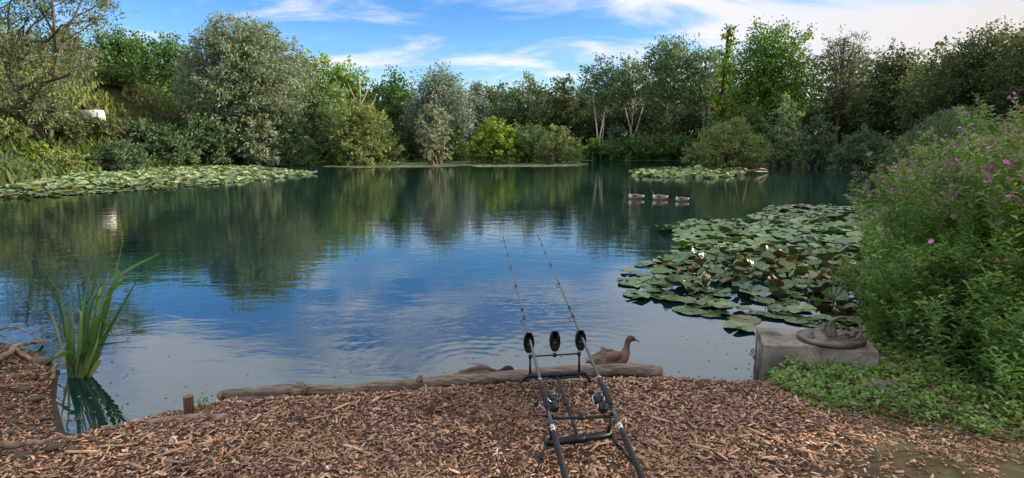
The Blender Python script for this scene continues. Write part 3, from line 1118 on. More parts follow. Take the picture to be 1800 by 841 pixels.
def small_pads(rs, P, R, Z, tilt, ca, cb, n=9, cup=0.15):
    th = np.linspace(0.2, 2 * math.pi - 0.2, n)
    k = len(P)
    C = np.stack([P[:, 0], P[:, 1], Z], 1)
    nrm = unit(np.stack([rs.normal(0, 1, k) * tilt, rs.normal(0, 1, k) * tilt, np.ones(k)], 1))
    a = unit(np.cross(nrm, rs.normal(0, 1, (k, 3))))
    b = np.cross(nrm, a)
    ring = C[:, None] + R[:, None, None] * (np.cos(th)[None, :, None] * a[:, None] + np.sin(th)[None, :, None] * b[:, None] + cup * nrm[:, None] * (0.6 + 0.6 * np.sin(3 * th)[None, :, None]))
    V = np.concatenate([C[:, None], ring], 1).reshape(-1, 3)
    q = np.arange(k)[:, None, None] * (n + 1)
    j = np.arange(n - 1)[None, :, None]
    F = (q + np.concatenate([np.zeros_like(j), 1 + j, 2 + j], 2)).reshape(-1, 3)
    t = rs.uniform(0, 1, (k, 1))
    c = np.asarray(ca) * t + np.asarray(cb) * (1 - t)
    c = c * rs.uniform(0.8, 1.2, (k, 1))
    return V, F, np.repeat(c, n + 1, axis=0)


def build_lilies():
    rs = np.random.RandomState(77)
    flat = [pad_shape(rs, 0.02, 0.015) for _ in range(4)]
    wavy = [pad_shape(rs, 0.10, 0.07) for _ in range(5)]
    cupd = [pad_shape(rs, 0.38, 0.10, fold=0.15) for _ in range(5)]
    turned = [pad_shape(rs, 0.25, 0.12, fold=0.5) for _ in range(3)]
    for me in flat + wavy + cupd + turned:
        for m in PADM:
            me.materials.append(m)

    def lily_leaf(root, x, y, r, raised):
        if raised > 0.5:
            me = (cupd + turned)[rs.randint(8)]
            tilt, z = rs.uniform(0.1, 0.5), rs.uniform(0.03, 0.15)
        elif raised > 0.2:
            me = (wavy + cupd)[rs.randint(10)]
            tilt, z = rs.uniform(0.03, 0.22), rs.uniform(0.02, 0.07)
        else:
            me = (flat + wavy)[rs.randint(9)]
            tilt, z = rs.uniform(0, 0.03), rs.uniform(0.006, 0.03)
        o = bpy.data.objects.new('leaf', me)
        COL.objects.link(o)
        o.parent = root
        o.location = (x - root.location[0], y - root.location[1], z)
        o.rotation_euler = rot_tilt(rs, tilt)
        o.scale = (r, r, r)

    # the big patch on the right
    poly = pz((1085, 520), (1100, 475), (1180, 448), (1195, 420), (1150, 404), (1205, 393), (1300, 388), (1410, 388), (1540, 396), (1620, 420), (1640, 500), (1600, 590),
              (1480, 588), (1420, 572), (1345, 560), (1300, 565), (1260, 555), (1205, 548), (1150, 532))
    c0 = on_z(1330, 480)
    root = thing('water_lily_patch', 'large water lily patch with raised folded leaves in front of the pink-flowered plants', 'water lilies', (c0[0], c0[1], 0), 'water lily patches')
    pts = scatter(rs, poly, 760, 0.115)
    d = np.hypot(pts[:, 0], pts[:, 1])
    pts = pts[np.argsort(d)]
    PP = np.array(poly)

    def edge(q):
        m = 9e9
        for i in range(len(PP)):
            a, b = PP[i], PP[(i + 1) % len(PP)]
            t = np.clip(np.dot(q - a, b - a) / np.dot(b - a, b - a), 0, 1)
            m = min(m, np.linalg.norm(q - a - t * (b - a)))
        return m
    for q in pts[:297]:
        e = edge(q)
        up = 0.0 if e < 0.22 else (rs.choice([0.0, 0.3]) if e < 0.6 else rs.choice([0.1, 0.35, 0.35, 0.9, 0.9]))
        lily_leaf(root, q[0], q[1], rs.uniform(0.085, 0.18), up)
    for px, py in [(1300, 578), (1215, 549), (1118, 520)]:
        q = on_z(px, py)
        lily_leaf(root, q[0], q[1], 0.17, 0.0)
    rest = pts[297:]
    if len(rest):
        V, F, c = small_pads(rs, rest, rs.uniform(0.13, 0.2, len(rest)), rs.uniform(0.01, 0.09, len(rest)), 0.2, lin(132, 160, 96), lin(82, 112, 58), n=14, cup=0.15)
        o = link('leaf_mass', make_mesh('leaf_mass', V - np.array([c0[0], c0[1], 0]), F, c, smooth=True), M['pad_mass'], root)
        tag(o, kind='stuff')
    # closed pinkish buds among the leaves
    bud = MB()
    P = np.array([[0, 0, -0.1], [0, 0, 0.0], [0.0, 0, 0.02], [0.004, 0, 0.05], [0.006, 0, 0.075], [0.008, 0, 0.09]])
    v, f = tube(P, [0.006, 0.007, 0.02, 0.026, 0.016, 0.002], 9)
    bme = bud.add(v, f).mesh('flower_bud', smooth=True)
    bme.materials.append(mat('bud_petal', lin(190, 112, 96), lin(130, 88, 58), 0.5, 20))
    for px, py in [(1218, 482), (1190, 492), (1236, 500), (1290, 408), (1240, 505)]:
        q = on_z(px, py, 0.08)
        o = bpy.data.objects.new('flower_bud', bme)
        COL.objects.link(o)
        o.parent = root
        o.location = (q[0] - c0[0], q[1] - c0[1], rs.uniform(0.10, 0.2))
        o.rotation_euler = (rs.uniform(-.4, .4), rs.uniform(-.4, .4), 0)

    # flat pads behind it
    poly = pz((1318, 381), (1360, 370), (1345, 363), (1420, 361), (1520, 367), (1620, 372), (1640, 396), (1540, 396), (1400, 387))
    c0 = on_z(1440, 375)
    root = thing('water_lily_patch', 'patch of flat pale lily pads behind the large patch of raised leaves', 'water lilies', (c0[0], c0[1], 0), 'water lily patches')
    pts = scatter(rs, poly, 330, 0.16)
    for q in pts[:290]:
        lily_leaf(root, q[0], q[1], rs.uniform(0.14, 0.22), 0.0 if rs.rand() < 0.85 else 0.4)

    # left-hand raft of lilies
    poly = pz((-60, 340), (20, 331), (60, 314), (150, 300), (300, 293), (440, 294), (553, 306), (480, 315), (330, 329), (200, 339), (60, 348), (-60, 352))
    c0 = on_z(260, 318)
    root = thing('water_lily_patch', 'long raft of crowded pale water lily leaves off the left bank', 'water lilies', (c0[0], c0[1], 0), 'water lily patches')
    pts = scatter(rs, poly, 3600, 0.21)
    pts = pts[np.argsort(np.hypot(pts[:, 0], pts[:, 1]))]
    vis = np.abs(pts[:, 0] / pts[:, 1]) < 0.93
    near = pts[vis][:290]
    for q in near:
        lily_leaf(root, q[0], q[1], rs.uniform(0.16, 0.25), rs.choice([0.0, 0.1, 0.35]))
    rest = np.vstack([pts[vis][290:], pts[~vis]])
    V, F, c = small_pads(rs, rest, rs.uniform(0.18, 0.3, len(rest)), rs.uniform(0.02, 0.12, len(rest)), 0.28, lin(150, 166, 118), lin(84, 112, 58), n=9, cup=0.3)
    o = link('leaf_mass', make_mesh('leaf_mass', V - np.array([c0[0], c0[1], 0]), F, c, smooth=True), M['pad_mass'], root)
    tag(o, kind='stuff')

    # lilies by the pale rock
    poly = pz((1106, 304), (1160, 299), (1230, 299), (1300, 303), (1310, 309), (1250, 314), (1160, 313), (1115, 309))
    c0 = on_z(1205, 306)
    root = thing('water_lily_patch', 'small lily raft in front of the pale rock and yellow-green bush', 'water lilies', (c0[0], c0[1], 0), 'water lily patches')
    pts = scatter(rs, poly, 700, 0.24)
    V, F, c = small_pads(rs, pts, rs.uniform(0.2, 0.32, len(pts)), rs.uniform(0.02, 0.22, len(pts)), 0.4, lin(140, 156, 96), lin(92, 116, 54), n=9, cup=0.2)
    o = link('leaf_mass', make_mesh('leaf_mass', V - np.array([c0[0], c0[1], 0]), F, c, smooth=True), M['pad_mass'], root)
    tag(o, kind='stuff')

    # floating weed along the far shore
    V_, F_, C_ = [], [], []
    mb = MB()
    for poly, n, r in ((pz((540, 292), (620, 296), (800, 294.5), (1010, 293.5), (1040, 289), (1000, 284), (700, 284), (560, 286)), 8500, 0.36),
                       (pz((700, 283), (860, 283), (1220, 282.5), (1215, 279.5), (1000, 279), (720, 279.5)), 4200, 0.5),
                       (pz((300, 290), (480, 285), (560, 287), (540, 290), (440, 291)), 1800, 0.3)):
        P = np.array(poly)
        q = rs.uniform(P.min(0), P.max(0), (n * 3, 2))
        q = q[in_poly(poly, q[:, 0], q[:, 1])][:n]
        q = q[fbm(q[:, 0] * 0.22, q[:, 1] * 0.12) > 0.32]
        V, F, c = small_pads(rs, q, rs.uniform(0.5, 1.1, len(q)) * r, rs.uniform(0.008, 0.03, len(q)), 0.02, lin(150, 160, 120), lin(104, 124, 84), n=7, cup=0.02)
        mb.add(V, [F], c)
    o = mb.build('floating_weed', M['pad_mass'], smooth=False)
    tag(o, 'pale mat of floating weed and lily leaves along the far shore', 'water weed', kind='stuff')


build_lilies()

# ------------------------------------------------------------------ leafy plants near the camera
def leaf5(P, d, L, W, droop, c, rs, fold=0.18):
    """lance leaves: base, left, midrib, right, tip"""
    n = len(P)
    L, W = np.asarray(L)[:, None], np.asarray(W)[:, None]
    s = unit(np.cross(d, np.array([0, 0, 1.0]) + rs.normal(0, 0.25, (n, 3))))
    up = np.cross(s, d)
    dn = np.array([0, 0, -1.0])
    m = P + d * L * 0.45 + dn * L * droop * 0.12
    V = np.stack([P, m + s * W * 0.5 + up * W * fold, m, m - s * W * 0.5 + up * W * fold, P + d * L * 0.93 + dn * L * droop * 0.45], 1).reshape(-1, 3)
    q = np.arange(n)[:, None] * 5
    F = np.concatenate([q + np.array([a]) for a in ([0, 2, 1], [0, 3, 2], [1, 2, 4], [2, 3, 4])])
    return V, F, np.repeat(c, 5, axis=0)


def flower_mesh():
    mb = MB()
    rs = np.random.RandomState(3)
    for k in range(5):
        a = k * 2 * math.pi / 5
        d = np.array([math.cos(a), math.sin(a), 0.45])
        s = np.array([-math.sin(a), math.cos(a), 0])
        V = np.array([[0, 0, 0], d * 0.6 + s * 0.42, d * 1.0 + s * 0.3 + [0, 0, -.05], d * 1.0 - s * 0.3 + [0, 0, -.05], d * 0.6 - s * 0.42])
        mb.add(V, np.array([[0, 1, 2, 3, 4]]))
    v, f = tube(np.array([[0, 0, -0.9], [0, 0, 0], [0, 0, 0.35]]), [0.10, 0.22, 0.05], 5)
    mb.add(v, f)
    me = mb.mesh('flower')
    me.materials.append(mat('pink_petal', lin(226, 142, 196), lin(190, 100, 168), 0.55, 1.5, random_value=0.15))
    return me


FLOWER = None


def willowherb(label, spots, heights, seed, leafc=(lin(158, 188, 96), lin(86, 124, 58)), flowers=6, group='flowering plants on the right bank', podcol=lin(206, 158, 170), pods=True, leaf=0.12):
    """one clump: stems from the given ground spots"""
    global FLOWER
    if FLOWER is None:
        FLOWER = flower_mesh()
    rs = np.random.RandomState(seed)
    spots = np.asarray(spots, float)
    c0 = spots.mean(0)
    c0[2] = min(gz(c0[0], c0[1]), spots[:, 2].min())
    root = thing('willowherb_plant', label, 'plant', tuple(c0), group)
    st = MB()
    Pp, Dd, Ll, Ww, Dr, Cc = [], [], [], [], [], []
    tips = []
    for sp, h in zip(spots, heights):
        lean = rs.normal(0, 0.13, 2) + np.array([-0.10, -0.05])
        n = 9
        t = np.linspace(0, 1, n)
        P = np.stack([sp[0] + lean[0] * h * t ** 1.6, sp[1] + lean[1] * h * t ** 1.6, sp[2] + h * t], 1)
        P[:, :2] += rs.normal(0, 0.006, (n, 2)) * t[:, None]
        v, f = tube(P - c0, np.linspace(0.0045, 0.0016, n), 4, cap=False)
        st.add(v, f, np.array(lin(92, 104, 58)) * rs.uniform(0.8, 1.1))
        tips.append(P[-1])
        tone = rs.uniform(0.0, 1.0)

        def spray(A, B, step, l0, l1, start=0.0):
            L = np.linalg.norm(B - A)
            k = max(2, int(L / step))
            ax = (B - A) / L
            for i in range(k):
                u = start + (1 - start) * (i + 0.5) / k
                a0 = i * math.pi / 2 + rs.uniform(-0.4, 0.4)
                for a in (a0, a0 + math.pi):
                    d = np.array([math.cos(a), math.sin(a), rs.uniform(0.1, 0.75)])
                    d = d / np.linalg.norm(d) + ax * 0.3
                    Pp.append(A + (B - A) * u)
                    Dd.append(d / np.linalg.norm(d))
                    ll = (l0 + (l1 - l0) * u) * rs.uniform(0.75, 1.2)
                    Ll.append(ll)
                    Ww.append(ll * rs.uniform(0.22, 0.33))
                    Dr.append(rs.uniform(0.2, 1.1))
                    q = np.clip(tone * 0.4 + rs.uniform(0, 0.6) + 0.15 * u, 0, 1)
                    Cc.append(np.asarray(leafc[0]) * q + np.asarray(leafc[1]) * (1 - q))
        for i in range(n - 1):
            u = i / (n - 1)
            spray(P[i], P[i + 1], 0.038, leaf * (1.0 - 0.25 * u), leaf * (0.95 - 0.35 * u))
        # side shoots in the upper part
        for k in range(rs.randint(9, 15)):
            u = rs.uniform(0.2, 0.97)
            A = P[0] + 0
            j = min(n - 2, int(u * (n - 1)))
            fr = u * (n - 1) - j
            A = P[j] * (1 - fr) + P[j + 1] * fr
            a = rs.uniform(0, 2 * math.pi)
            bl = rs.uniform(0.12, 0.32) * (1.15 - 0.5 * u)
            B = A + bl * unit(np.array([math.cos(a) * 0.75, math.sin(a) * 0.75, 0.8]))
            v, f = tube(np.array([A, (A + B) / 2 + [0, 0, 0.01], B]) - c0, [0.0028, 0.002, 0.0012], 3, cap=False)
            st.add(v, f, np.array(lin(124, 134, 80)))
            spray(A, B, 0.03, leaf * 0.72, leaf * 0.5, 0.1)
            if u > 0.7:
                tips.append(B)
    V, F, C = leaf5(np.array(Pp) - c0, np.array(Dd), Ll, Ww, np.array(Dr)[:, None], np.array(Cc), rs)
    tag(link('leaves', make_mesh('leaves', V, F, C), M['leaf'], root), kind='stuff')
    tips = np.array(tips)
    if pods:
        # slender pinkish seed pods at the shoot ends
        k = len(tips) * 7
        idx = np.repeat(np.arange(len(tips)), 7)
        d = unit(rs.normal(0, 0.55, (k, 3)) + np.array([0, 0, 1.0]))
        PV, PF, PC = leaf5(tips[idx] - c0 - np.array([0, 0, 0.03]), d, rs.uniform(0.03, 0.075, k), np.full(k, 0.006), np.zeros((k, 1)),
                           np.asarray(podcol)[None] * rs.uniform(0.6, 1.1, (k, 1)), rs)
        tag(link('seed_pods', make_mesh('seed_pods', PV, PF, PC), M['leaf'], root), kind='stuff')
    tag(st.build('stems', M['bark'], root), kind='stuff')
    order = rs.permutation(len(tips))[:flowers]
    for i in order:
        for k in range(rs.randint(1, 4)):
            o = bpy.data.objects.new('flower', FLOWER)
            COL.objects.link(o)
            o.parent = root
            o.location = tuple(tips[i] - c0 + rs.normal(0, 0.018, 3) + np.array([-0.01, -0.02, 0.01]))
            o.rotation_euler = (rs.uniform(0.2, 1.2), rs.uniform(-0.5, 0.5), rs.uniform(0, 6.28))
            s = rs.uniform(0.012, 0.022)
            o.scale = (s, s, s)
    return root


def build_willowherb():
    rs = np.random.RandomState(5)
    rows = [
        # middle px, distance, half-width m, half-depth m, stems, height, label
        (1612, 6.6, 0.45, 0.5, 34, 1.66, 'leftmost tall clump of pink-flowered plants at the water edge'),
        (1660, 5.4, 0.38, 0.4, 40, 1.66, 'tall clump of pink-flowered plants second from the water'),
        (1700, 6.4, 0.5, 0.5, 34, 2.0, 'tall clump with purple flowers behind the second row on the right'),
        (1725, 4.9, 0.36, 0.35, 40, 1.85, 'tall leafy clump in the middle of the pink-flowered plants'),
        (1800, 5.7, 0.5, 0.5, 34, 2.25, 'tall clump at the back by the right edge with pinkish seed heads'),
        (1815, 4.5, 0.36, 0.35, 38, 2.1, 'tallest clump of pink-flowered plants at the right edge'),
        (1900, 5.0, 0.5, 0.5, 24, 2.3, 'clump of pink-flowered plants cut off by the right edge'),
        (1895, 4.0, 0.35, 0.3, 26, 1.7, 'leafy clump at the right edge below the tallest one'),
    ]
    for k, (px, D, hw, hd, n, h, lb) in enumerate(rows):
        q = on_y(px, 400, D)
        P = np.stack([rs.normal(q[0], hw * 0.6, n), rs.normal(D, hd * 0.6, n)], 1)
        P = np.array([[a, b, max(0.02, gz(a, b))] for a, b in P])
        willowherb(lb, P, h * rs.uniform(0.72, 1.0, n), 40 + k, flowers=20)
    low = [
        (1585, 4.95, 0.2, 0.15, 26, 0.62, 'low leafy plants with a few pink flowers at the end of the concrete block'),
        (1640, 4.75, 0.28, 0.18, 34, 0.85, 'shorter bushy plants in front of the tall clumps, right of the concrete block'),
        (1665, 4.45, 0.28, 0.2, 36, 0.9, 'shorter dark leafy plants with one pink flower in the middle of the right bank'),
        (1740, 4.2, 0.28, 0.2, 34, 0.9, 'shorter leafy plants near the right edge of the bank'),
        (1815, 3.7, 0.28, 0.2, 30, 0.66, 'leafy plants spilling over the bank at the right edge'),
        (1500, 6.9, 0.2, 0.3, 10, 0.62, 'bright green upright plants growing among the lily leaves'),
    ]
    for k, (px, D, hw, hd, n, h, lb) in enumerate(low):
        q = on_y(px, 600, D)
        P = np.stack([rs.normal(q[0], hw * 0.7, n), rs.normal(D, hd * 0.7, n)], 1)
        P = np.array([[a, b, max(0.0, gz(a, b))] for a, b in P])
        willowherb(lb, P, h * rs.uniform(0.6, 1.1, n), 60 + k, flowers=3, leafc=(lin(142, 172, 92), lin(80, 114, 58)), pods=False, leaf=0.12)


build_willowherb()

# ------------------------------------------------------------------ low plants, reeds, grass
def build_ground_cover():
    rs = np.random.RandomState(9)
    # leafy carpet on the right bank
    n = 11500
    x = rs.uniform(1.5, 5.4, n)
    y = rs.uniform(2.5, 6.2, n)
    s = shore_sd(x, y)
    edge = 3.62 - 0.42 * (x - 2.0) + 0.5 * (fbm(x * 2.5, y * 2.5) - 0.5)
    keep = (s > 0.02) & (y > edge) & (x > 1.98 + 0.25 * (fbm(x * 4, y * 4) - 0.5)) & (fbm(x * 3 + 4, y * 3) > 0.36)
    x, y = x[keep], y[keep]
    z = ground_z(x, y)
    n = len(x)
    per = 5
    idx = np.repeat(np.arange(n), per)
    hgt = rs.uniform(0.01, 0.13, n)[idx] * rs.uniform(0.5, 1, n * per)
    P = np.stack([x[idx], y[idx], z[idx] + hgt], 1) + rs.normal(0, 0.018, (n * per, 3)) * (1, 1, 0.3)
    a = rs.uniform(0, 6.283, n * per)
    d = unit(np.stack([np.cos(a), np.sin(a), rs.uniform(0.0, 0.9, n * per)], 1))
    L = rs.uniform(0.025, 0.062, n * per)
    q = np.clip(rs.uniform(0, 1, n * per) * 0.6 + fbm(x * 2, y * 2)[idx] * 0.5, 0, 1)[:, None]
    c = np.array(lin(150, 182, 98)) * q + np.array(lin(78, 110, 58)) * (1 - q)
    V, F, C = leaf5(P, d, L, L * rs.uniform(0.3, 0.55, n * per), rs.uniform(0.2, 1.0, (n * per, 1)), c, rs)
    tag(link('ground_cover', make_mesh('ground_cover', V, F, C), M['leaf']), 'low green weeds carpeting the right bank below the tall plants', 'weeds', kind='stuff')

    # grass on the near right bank, thin
    def blades(x, y, h0, h1, w, ca, cb, lean=0.5, zoff=0.0):
        n = len(x)
        z = ground_z(x, y) + zoff
        a = rs.uniform(0, 6.283, n)
        h = rs.uniform(h0, h1, n)
        d = np.stack([np.cos(a), np.sin(a), np.zeros(n)], 1)
        s = np.stack([-np.sin(a), np.cos(a), np.zeros(n)], 1)
        B = np.stack([x, y, z - 0.02], 1)
        m = B + d * (h * lean * 0.25)[:, None] + np.array([0, 0, 1.0]) * (h * 0.6)[:, None]
        t = B + d * (h * lean * rs.uniform(0.4, 1.2, n))[:, None] + np.array([0, 0, 1.0]) * (h * rs.uniform(0.75, 1, n))[:, None]
        W = (w * rs.uniform(0.6, 1.3, n))[:, None]
        V = np.stack([B - s * W / 2, B + s * W / 2, m + s * W * 0.4, m - s * W * 0.4, t], 1).reshape(-1, 3)
        k = np.arange(n)[:, None] * 5
        F4 = k + np.array([[0, 1, 2, 3]])
        F3 = k + np.array([[3, 2, 4]])
        q = rs.uniform(0, 1, (n, 1))
        c = np.asarray(ca) * q + np.asarray(cb) * (1 - q)
        return V, [F4, F3], np.repeat(c, 5, axis=0)

    # rough grass over the left bank and the mound
    n = 80000
    x = rs.uniform(-92, -22, n)
    y = rs.uniform(22, 92, n)
    k = (shore_sd(x, y) > 0.4) & (np.abs(x / y) < 1.05) & (fbm(x * 0.3, y * 0.3) > 0.26)
    x, y = x[k], y[k]
    V, F, C = blades(x, y, 0.35, 0.95, 0.2, lin(104, 120, 64), lin(56, 76, 38), 0.8)
    dry = np.repeat(sstep(ground_z(x, y), 4.2, 7.0), 5)[:, None]
    C = C * (1 - dry) + (C * 0.6 + np.array(lin(150, 156, 92)) * 0.6) * dry
    tag(link('rough_grass', make_mesh('rough_grass', V, F, C), M['blade']), 'rough grass covering the mound and left bank', 'grass', kind='stuff')
    # undergrowth on the far and right banks
    n = 75000
    x = rs.uniform(-30, 80, n)
    y = rs.uniform(10, 118, n)
    s = shore_sd(x, y)
    k = (s > 0.2) & (s < 26) & (np.abs(x / y) < 1.15)
    x, y = x[k], y[k]
    V, F, C = blades(x, y, 0.4, 1.2, 0.2, lin(92, 112, 58), lin(48, 66, 34), 0.9)
    tag(link('bank_undergrowth', make_mesh('bank_undergrowth', V, F, C), M['blade']), 'dark green undergrowth along the far and right banks', 'undergrowth', kind='stuff')

    # arching grassy shrub behind the pink-flowered plants
    D = 24.0
    c0 = on_y(1640, 250, D)
    zb = gz(c0[0], D)
    root = thing('arching_shrub', 'low arching grass-like green shrub behind the pink-flowered plants', 'shrub', (c0[0], D, zb))
    top = on_y(1660, 180, D)[2]
    n = 9000
    u = rs.uniform(0, 1, n)
    px = 1575 + 125 * u
    ty = np.interp(px, [1575, 1600, 1640, 1680, 1705], [252, 222, 193, 182, 196])
    dep = rs.normal(0, 0.8, n)
    B = np.stack([(px - 900) / 1000 * D, D + dep, np.zeros(n)], 1)
    zt = CAM_Z + (262.0 - ty) / 1000 * D - 0.35 * dep ** 2
    B[:, 2] = zb + (zt - zb) * rs.uniform(0.15, 0.93, n)
    d = unit(np.stack([rs.normal(0.25, 0.25, n), rs.normal(0, 0.3, n), np.full(n, 1.0)], 1))
    q = rs.uniform(0, 1, (n, 1))
    V, F, C = leaf5(B, d, rs.uniform(0.16, 0.34, n), np.full(n, 0.035), rs.uniform(0, 0.4, (n, 1)), np.array(lin(116, 136, 92)) * q + np.array(lin(64, 84, 52)) * (1 - q), rs)
    tag(link('foliage', make_mesh('foliage', V - np.array([c0[0], D, zb]), F, C), M['leaf'], root), kind='stuff')
    mb = MB()
    for k in range(16):
        xx = (1585 + 110 * rs.rand() - 900) / 1000 * D
        P = spline(np.array([[xx - 0.3, D, zb - 0.1], [xx - 0.15, D + rs.normal(0, 0.2), zb + 0.5 * (top - zb)], [xx + 0.2, D + rs.normal(0, 0.3), zb + 0.8 * (top - zb)]]), 5) - np.array([c0[0], D, zb])
        v, f = tube(P, np.linspace(0.03, 0.008, len(P)), 5, cap=False)
        mb.add(v, f, np.array(lin(84, 76, 56)))
    tag(mb.build('stems', M['bark'], root), kind='stuff')

    # ---- the sword-leaved reed clump at the left shore
    b0 = on_z(140, 668, 0.0)
    d0 = 4.85
    root = thing('reed_clump', 'clump of tall sword-shaped green reed leaves at the left water edge', 'reeds', (b0[0], b0[1], 0))

    def blade(base, mid, tip, w, col, name='leaf'):
        P = spline(np.array([base, base * 0.45 + mid * 0.55 + (0, 0, 0.0), mid, tip]), 6)
        n = len(P)
        T = np.gradient(P, axis=0)
        T = unit(T)
        view = unit(P - np.array([0, 0, CAM_Z]))
        yaw = rs.uniform(-0.7, 0.7)
        s = unit(np.cross(T, np.array([math.sin(yaw), math.cos(yaw), 0.0])))
        nn = np.cross(s, T)
        ww = w * np.interp(np.linspace(0, 1, n), [0, 0.3, 0.7, 1.0], [0.7, 1.0, 0.75, 0.03])[:, None]
        Vt = np.stack([P - s * ww / 2 + nn * ww * 0.12, P - nn * ww * 0.06, P + s * ww / 2 + nn * ww * 0.12], 1).reshape(-1, 3)
        k = np.arange(n - 1)[:, None] * 3
        F = np.concatenate([k + np.array([[0, 1, 4, 3]]), k + np.array([[1, 2, 5, 4]])])
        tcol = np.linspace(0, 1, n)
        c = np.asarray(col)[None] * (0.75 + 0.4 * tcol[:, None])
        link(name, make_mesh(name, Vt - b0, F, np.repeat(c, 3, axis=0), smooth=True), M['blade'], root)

    D3 = lambda px, py, dd=0.0: on_depth(px, py, d0 + dd)
    spec = [((128, 660), (100, 530), (46, 436)), ((130, 660), (112, 530), (62, 452)), ((140, 660), (150, 560), (183, 436)), ((138, 662), (140, 570), (164, 452)), ((146, 660), (206, 490), (284, 444)),
            ((150, 662), (190, 540), (216, 424)), ((150, 660), (196, 510), (262, 474)), ((142, 662), (158, 580), (196, 470)), ((134, 662), (140, 590), (152, 505)), ((146, 664), (170, 600), (186, 515)),
            ((148, 660), (172, 556), (204, 596)), ((126, 662), (118, 620), (60, 650)), ((130, 664), (122, 600), (96, 632)), ((154, 664), (176, 632), (172, 648)), ((124, 662), (118, 590), (108, 520)),
            ((140, 664), (162, 560), (200, 500)), ((144, 664), (156, 540), (180, 490)), ((150, 664), (186, 590), (254, 470)), ((132, 662), (128, 580), (122, 480)), ((122, 664), (105, 620), (84, 608)),
            ((148, 664), (166, 610), (230, 600)), ((136, 664), (146, 600), (168, 520)), ((152, 666), (178, 590), (206, 540)), ((138, 664), (150, 610), (176, 548)), ((126, 664), (122, 610), (116, 560))]
    for k in range(14):
        t = (rs.uniform(70, 250), rs.uniform(470, 600))
        a = (rs.uniform(118, 160), 664)
        spec.append((a, (a[0] * 0.5 + t[0] * 0.5 + rs.uniform(-12, 12), min(640, t[1] + rs.uniform(-20, 50))), t))
    for i, (a, m, t) in enumerate(spec):
        B = on_z(a[0] + rs.uniform(-6, 6), a[1] + rs.uniform(-4, 10), -0.03)
        q = rs.rand()
        col = np.array(lin(124, 158, 84)) * q + np.array(lin(70, 106, 56)) * (1 - q)
        if i in (13, 19, 26, 30, 34):
            col = np.array(lin(176, 168, 110))
        blade(B, D3(*m, dd=rs.uniform(-0.15, 0.2)), D3(*t, dd=rs.uniform(-0.3, 0.3)), rs.uniform(0.026, 0.044) if i < 25 else rs.uniform(0.012, 0.026), col)

    # small weed beside the stake
    p = on_ground(356, 722)
    root = thing('small_weed', 'tiny green weed beside the short wooden stake', 'weed', tuple(p))
    n = 60
    P = np.stack([rs.normal(0, 0.025, n), rs.normal(0, 0.02, n), rs.uniform(0, 0.08, n)], 1)
    d = unit(rs.normal(0, 0.6, (n, 3)) + (0, 0, 0.6))
    V, F, C = leaf5(P, d, rs.uniform(0.02, 0.04, n), rs.uniform(0.006, 0.012, n), np.full((n, 1), 0.4), np.array(lin(96, 128, 66))[None] * rs.uniform(0.7, 1.2, (n, 1)), rs)
    link('leaves', make_mesh('leaves', V, F, C), M['leaf'], root)
    # sprig growing on the log
    p = on_z(785, 668, 0.24)
    root = thing('small_weed', 'tiny yellow-green sprig growing behind the wood chips on the log', 'weed', tuple(p))
    n = 26
    P = np.stack([rs.normal(0, 0.02, n), rs.normal(0, 0.01, n), rs.uniform(-0.01, 0.05, n)], 1)
    d = unit(rs.normal(0, 0.6, (n, 3)) + (0, 0, 0.7))
    V, F, C = leaf5(P, d, rs.uniform(0.02, 0.04, n), rs.uniform(0.006, 0.01, n), np.full((n, 1), 0.4), np.array(lin(150, 156, 78))[None] * rs.uniform(0.7, 1.2, (n, 1)), rs)
    link('leaves', make_mesh('leaves', V, F, C), M['leaf'], root)


build_ground_cover()

# ------------------------------------------------------------------ wood chips, stones, roots, log
def euler_mats(rx, ry, rz):
    cx, sx, cy, sy, cz, sz = np.cos(rx), np.sin(rx), np.cos(ry), np.sin(ry), np.cos(rz), np.sin(rz)
    Rm = np.empty((len(rx), 3, 3))
    Rm[:, 0, 0], Rm[:, 0, 1], Rm[:, 0, 2] = cz * cy, cz * sy * sx - sz * cx, cz * sy * cx + sz * sx
    Rm[:, 1, 0], Rm[:, 1, 1], Rm[:, 1, 2] = sz * cy, sz * sy * sx + cz * cx, sz * sy * cx - cz * sx
    Rm[:, 2, 0], Rm[:, 2, 1], Rm[:, 2, 2] = -sy, cy * sx, cy * cx
    return Rm


CHIP_C = [lin(226, 184, 148), lin(206, 162, 126), lin(182, 140, 110), lin(138, 102, 80), lin(92, 68, 55), lin(240, 208, 174), lin(158, 130, 112)]


def chip_cover(x, y):
    """how thickly the chips lie"""
    f = fbm(x * 1.6 + 5, y * 1.6)
    left = sstep(x, -3.3, -2.2) * 0.4 + 0.6
    right = 1 - 0.85 * sstep(x + 0.9 * (3.2 - y), 1.75, 2.5) * sstep(f, 0.3, 0.5)
    return left * right


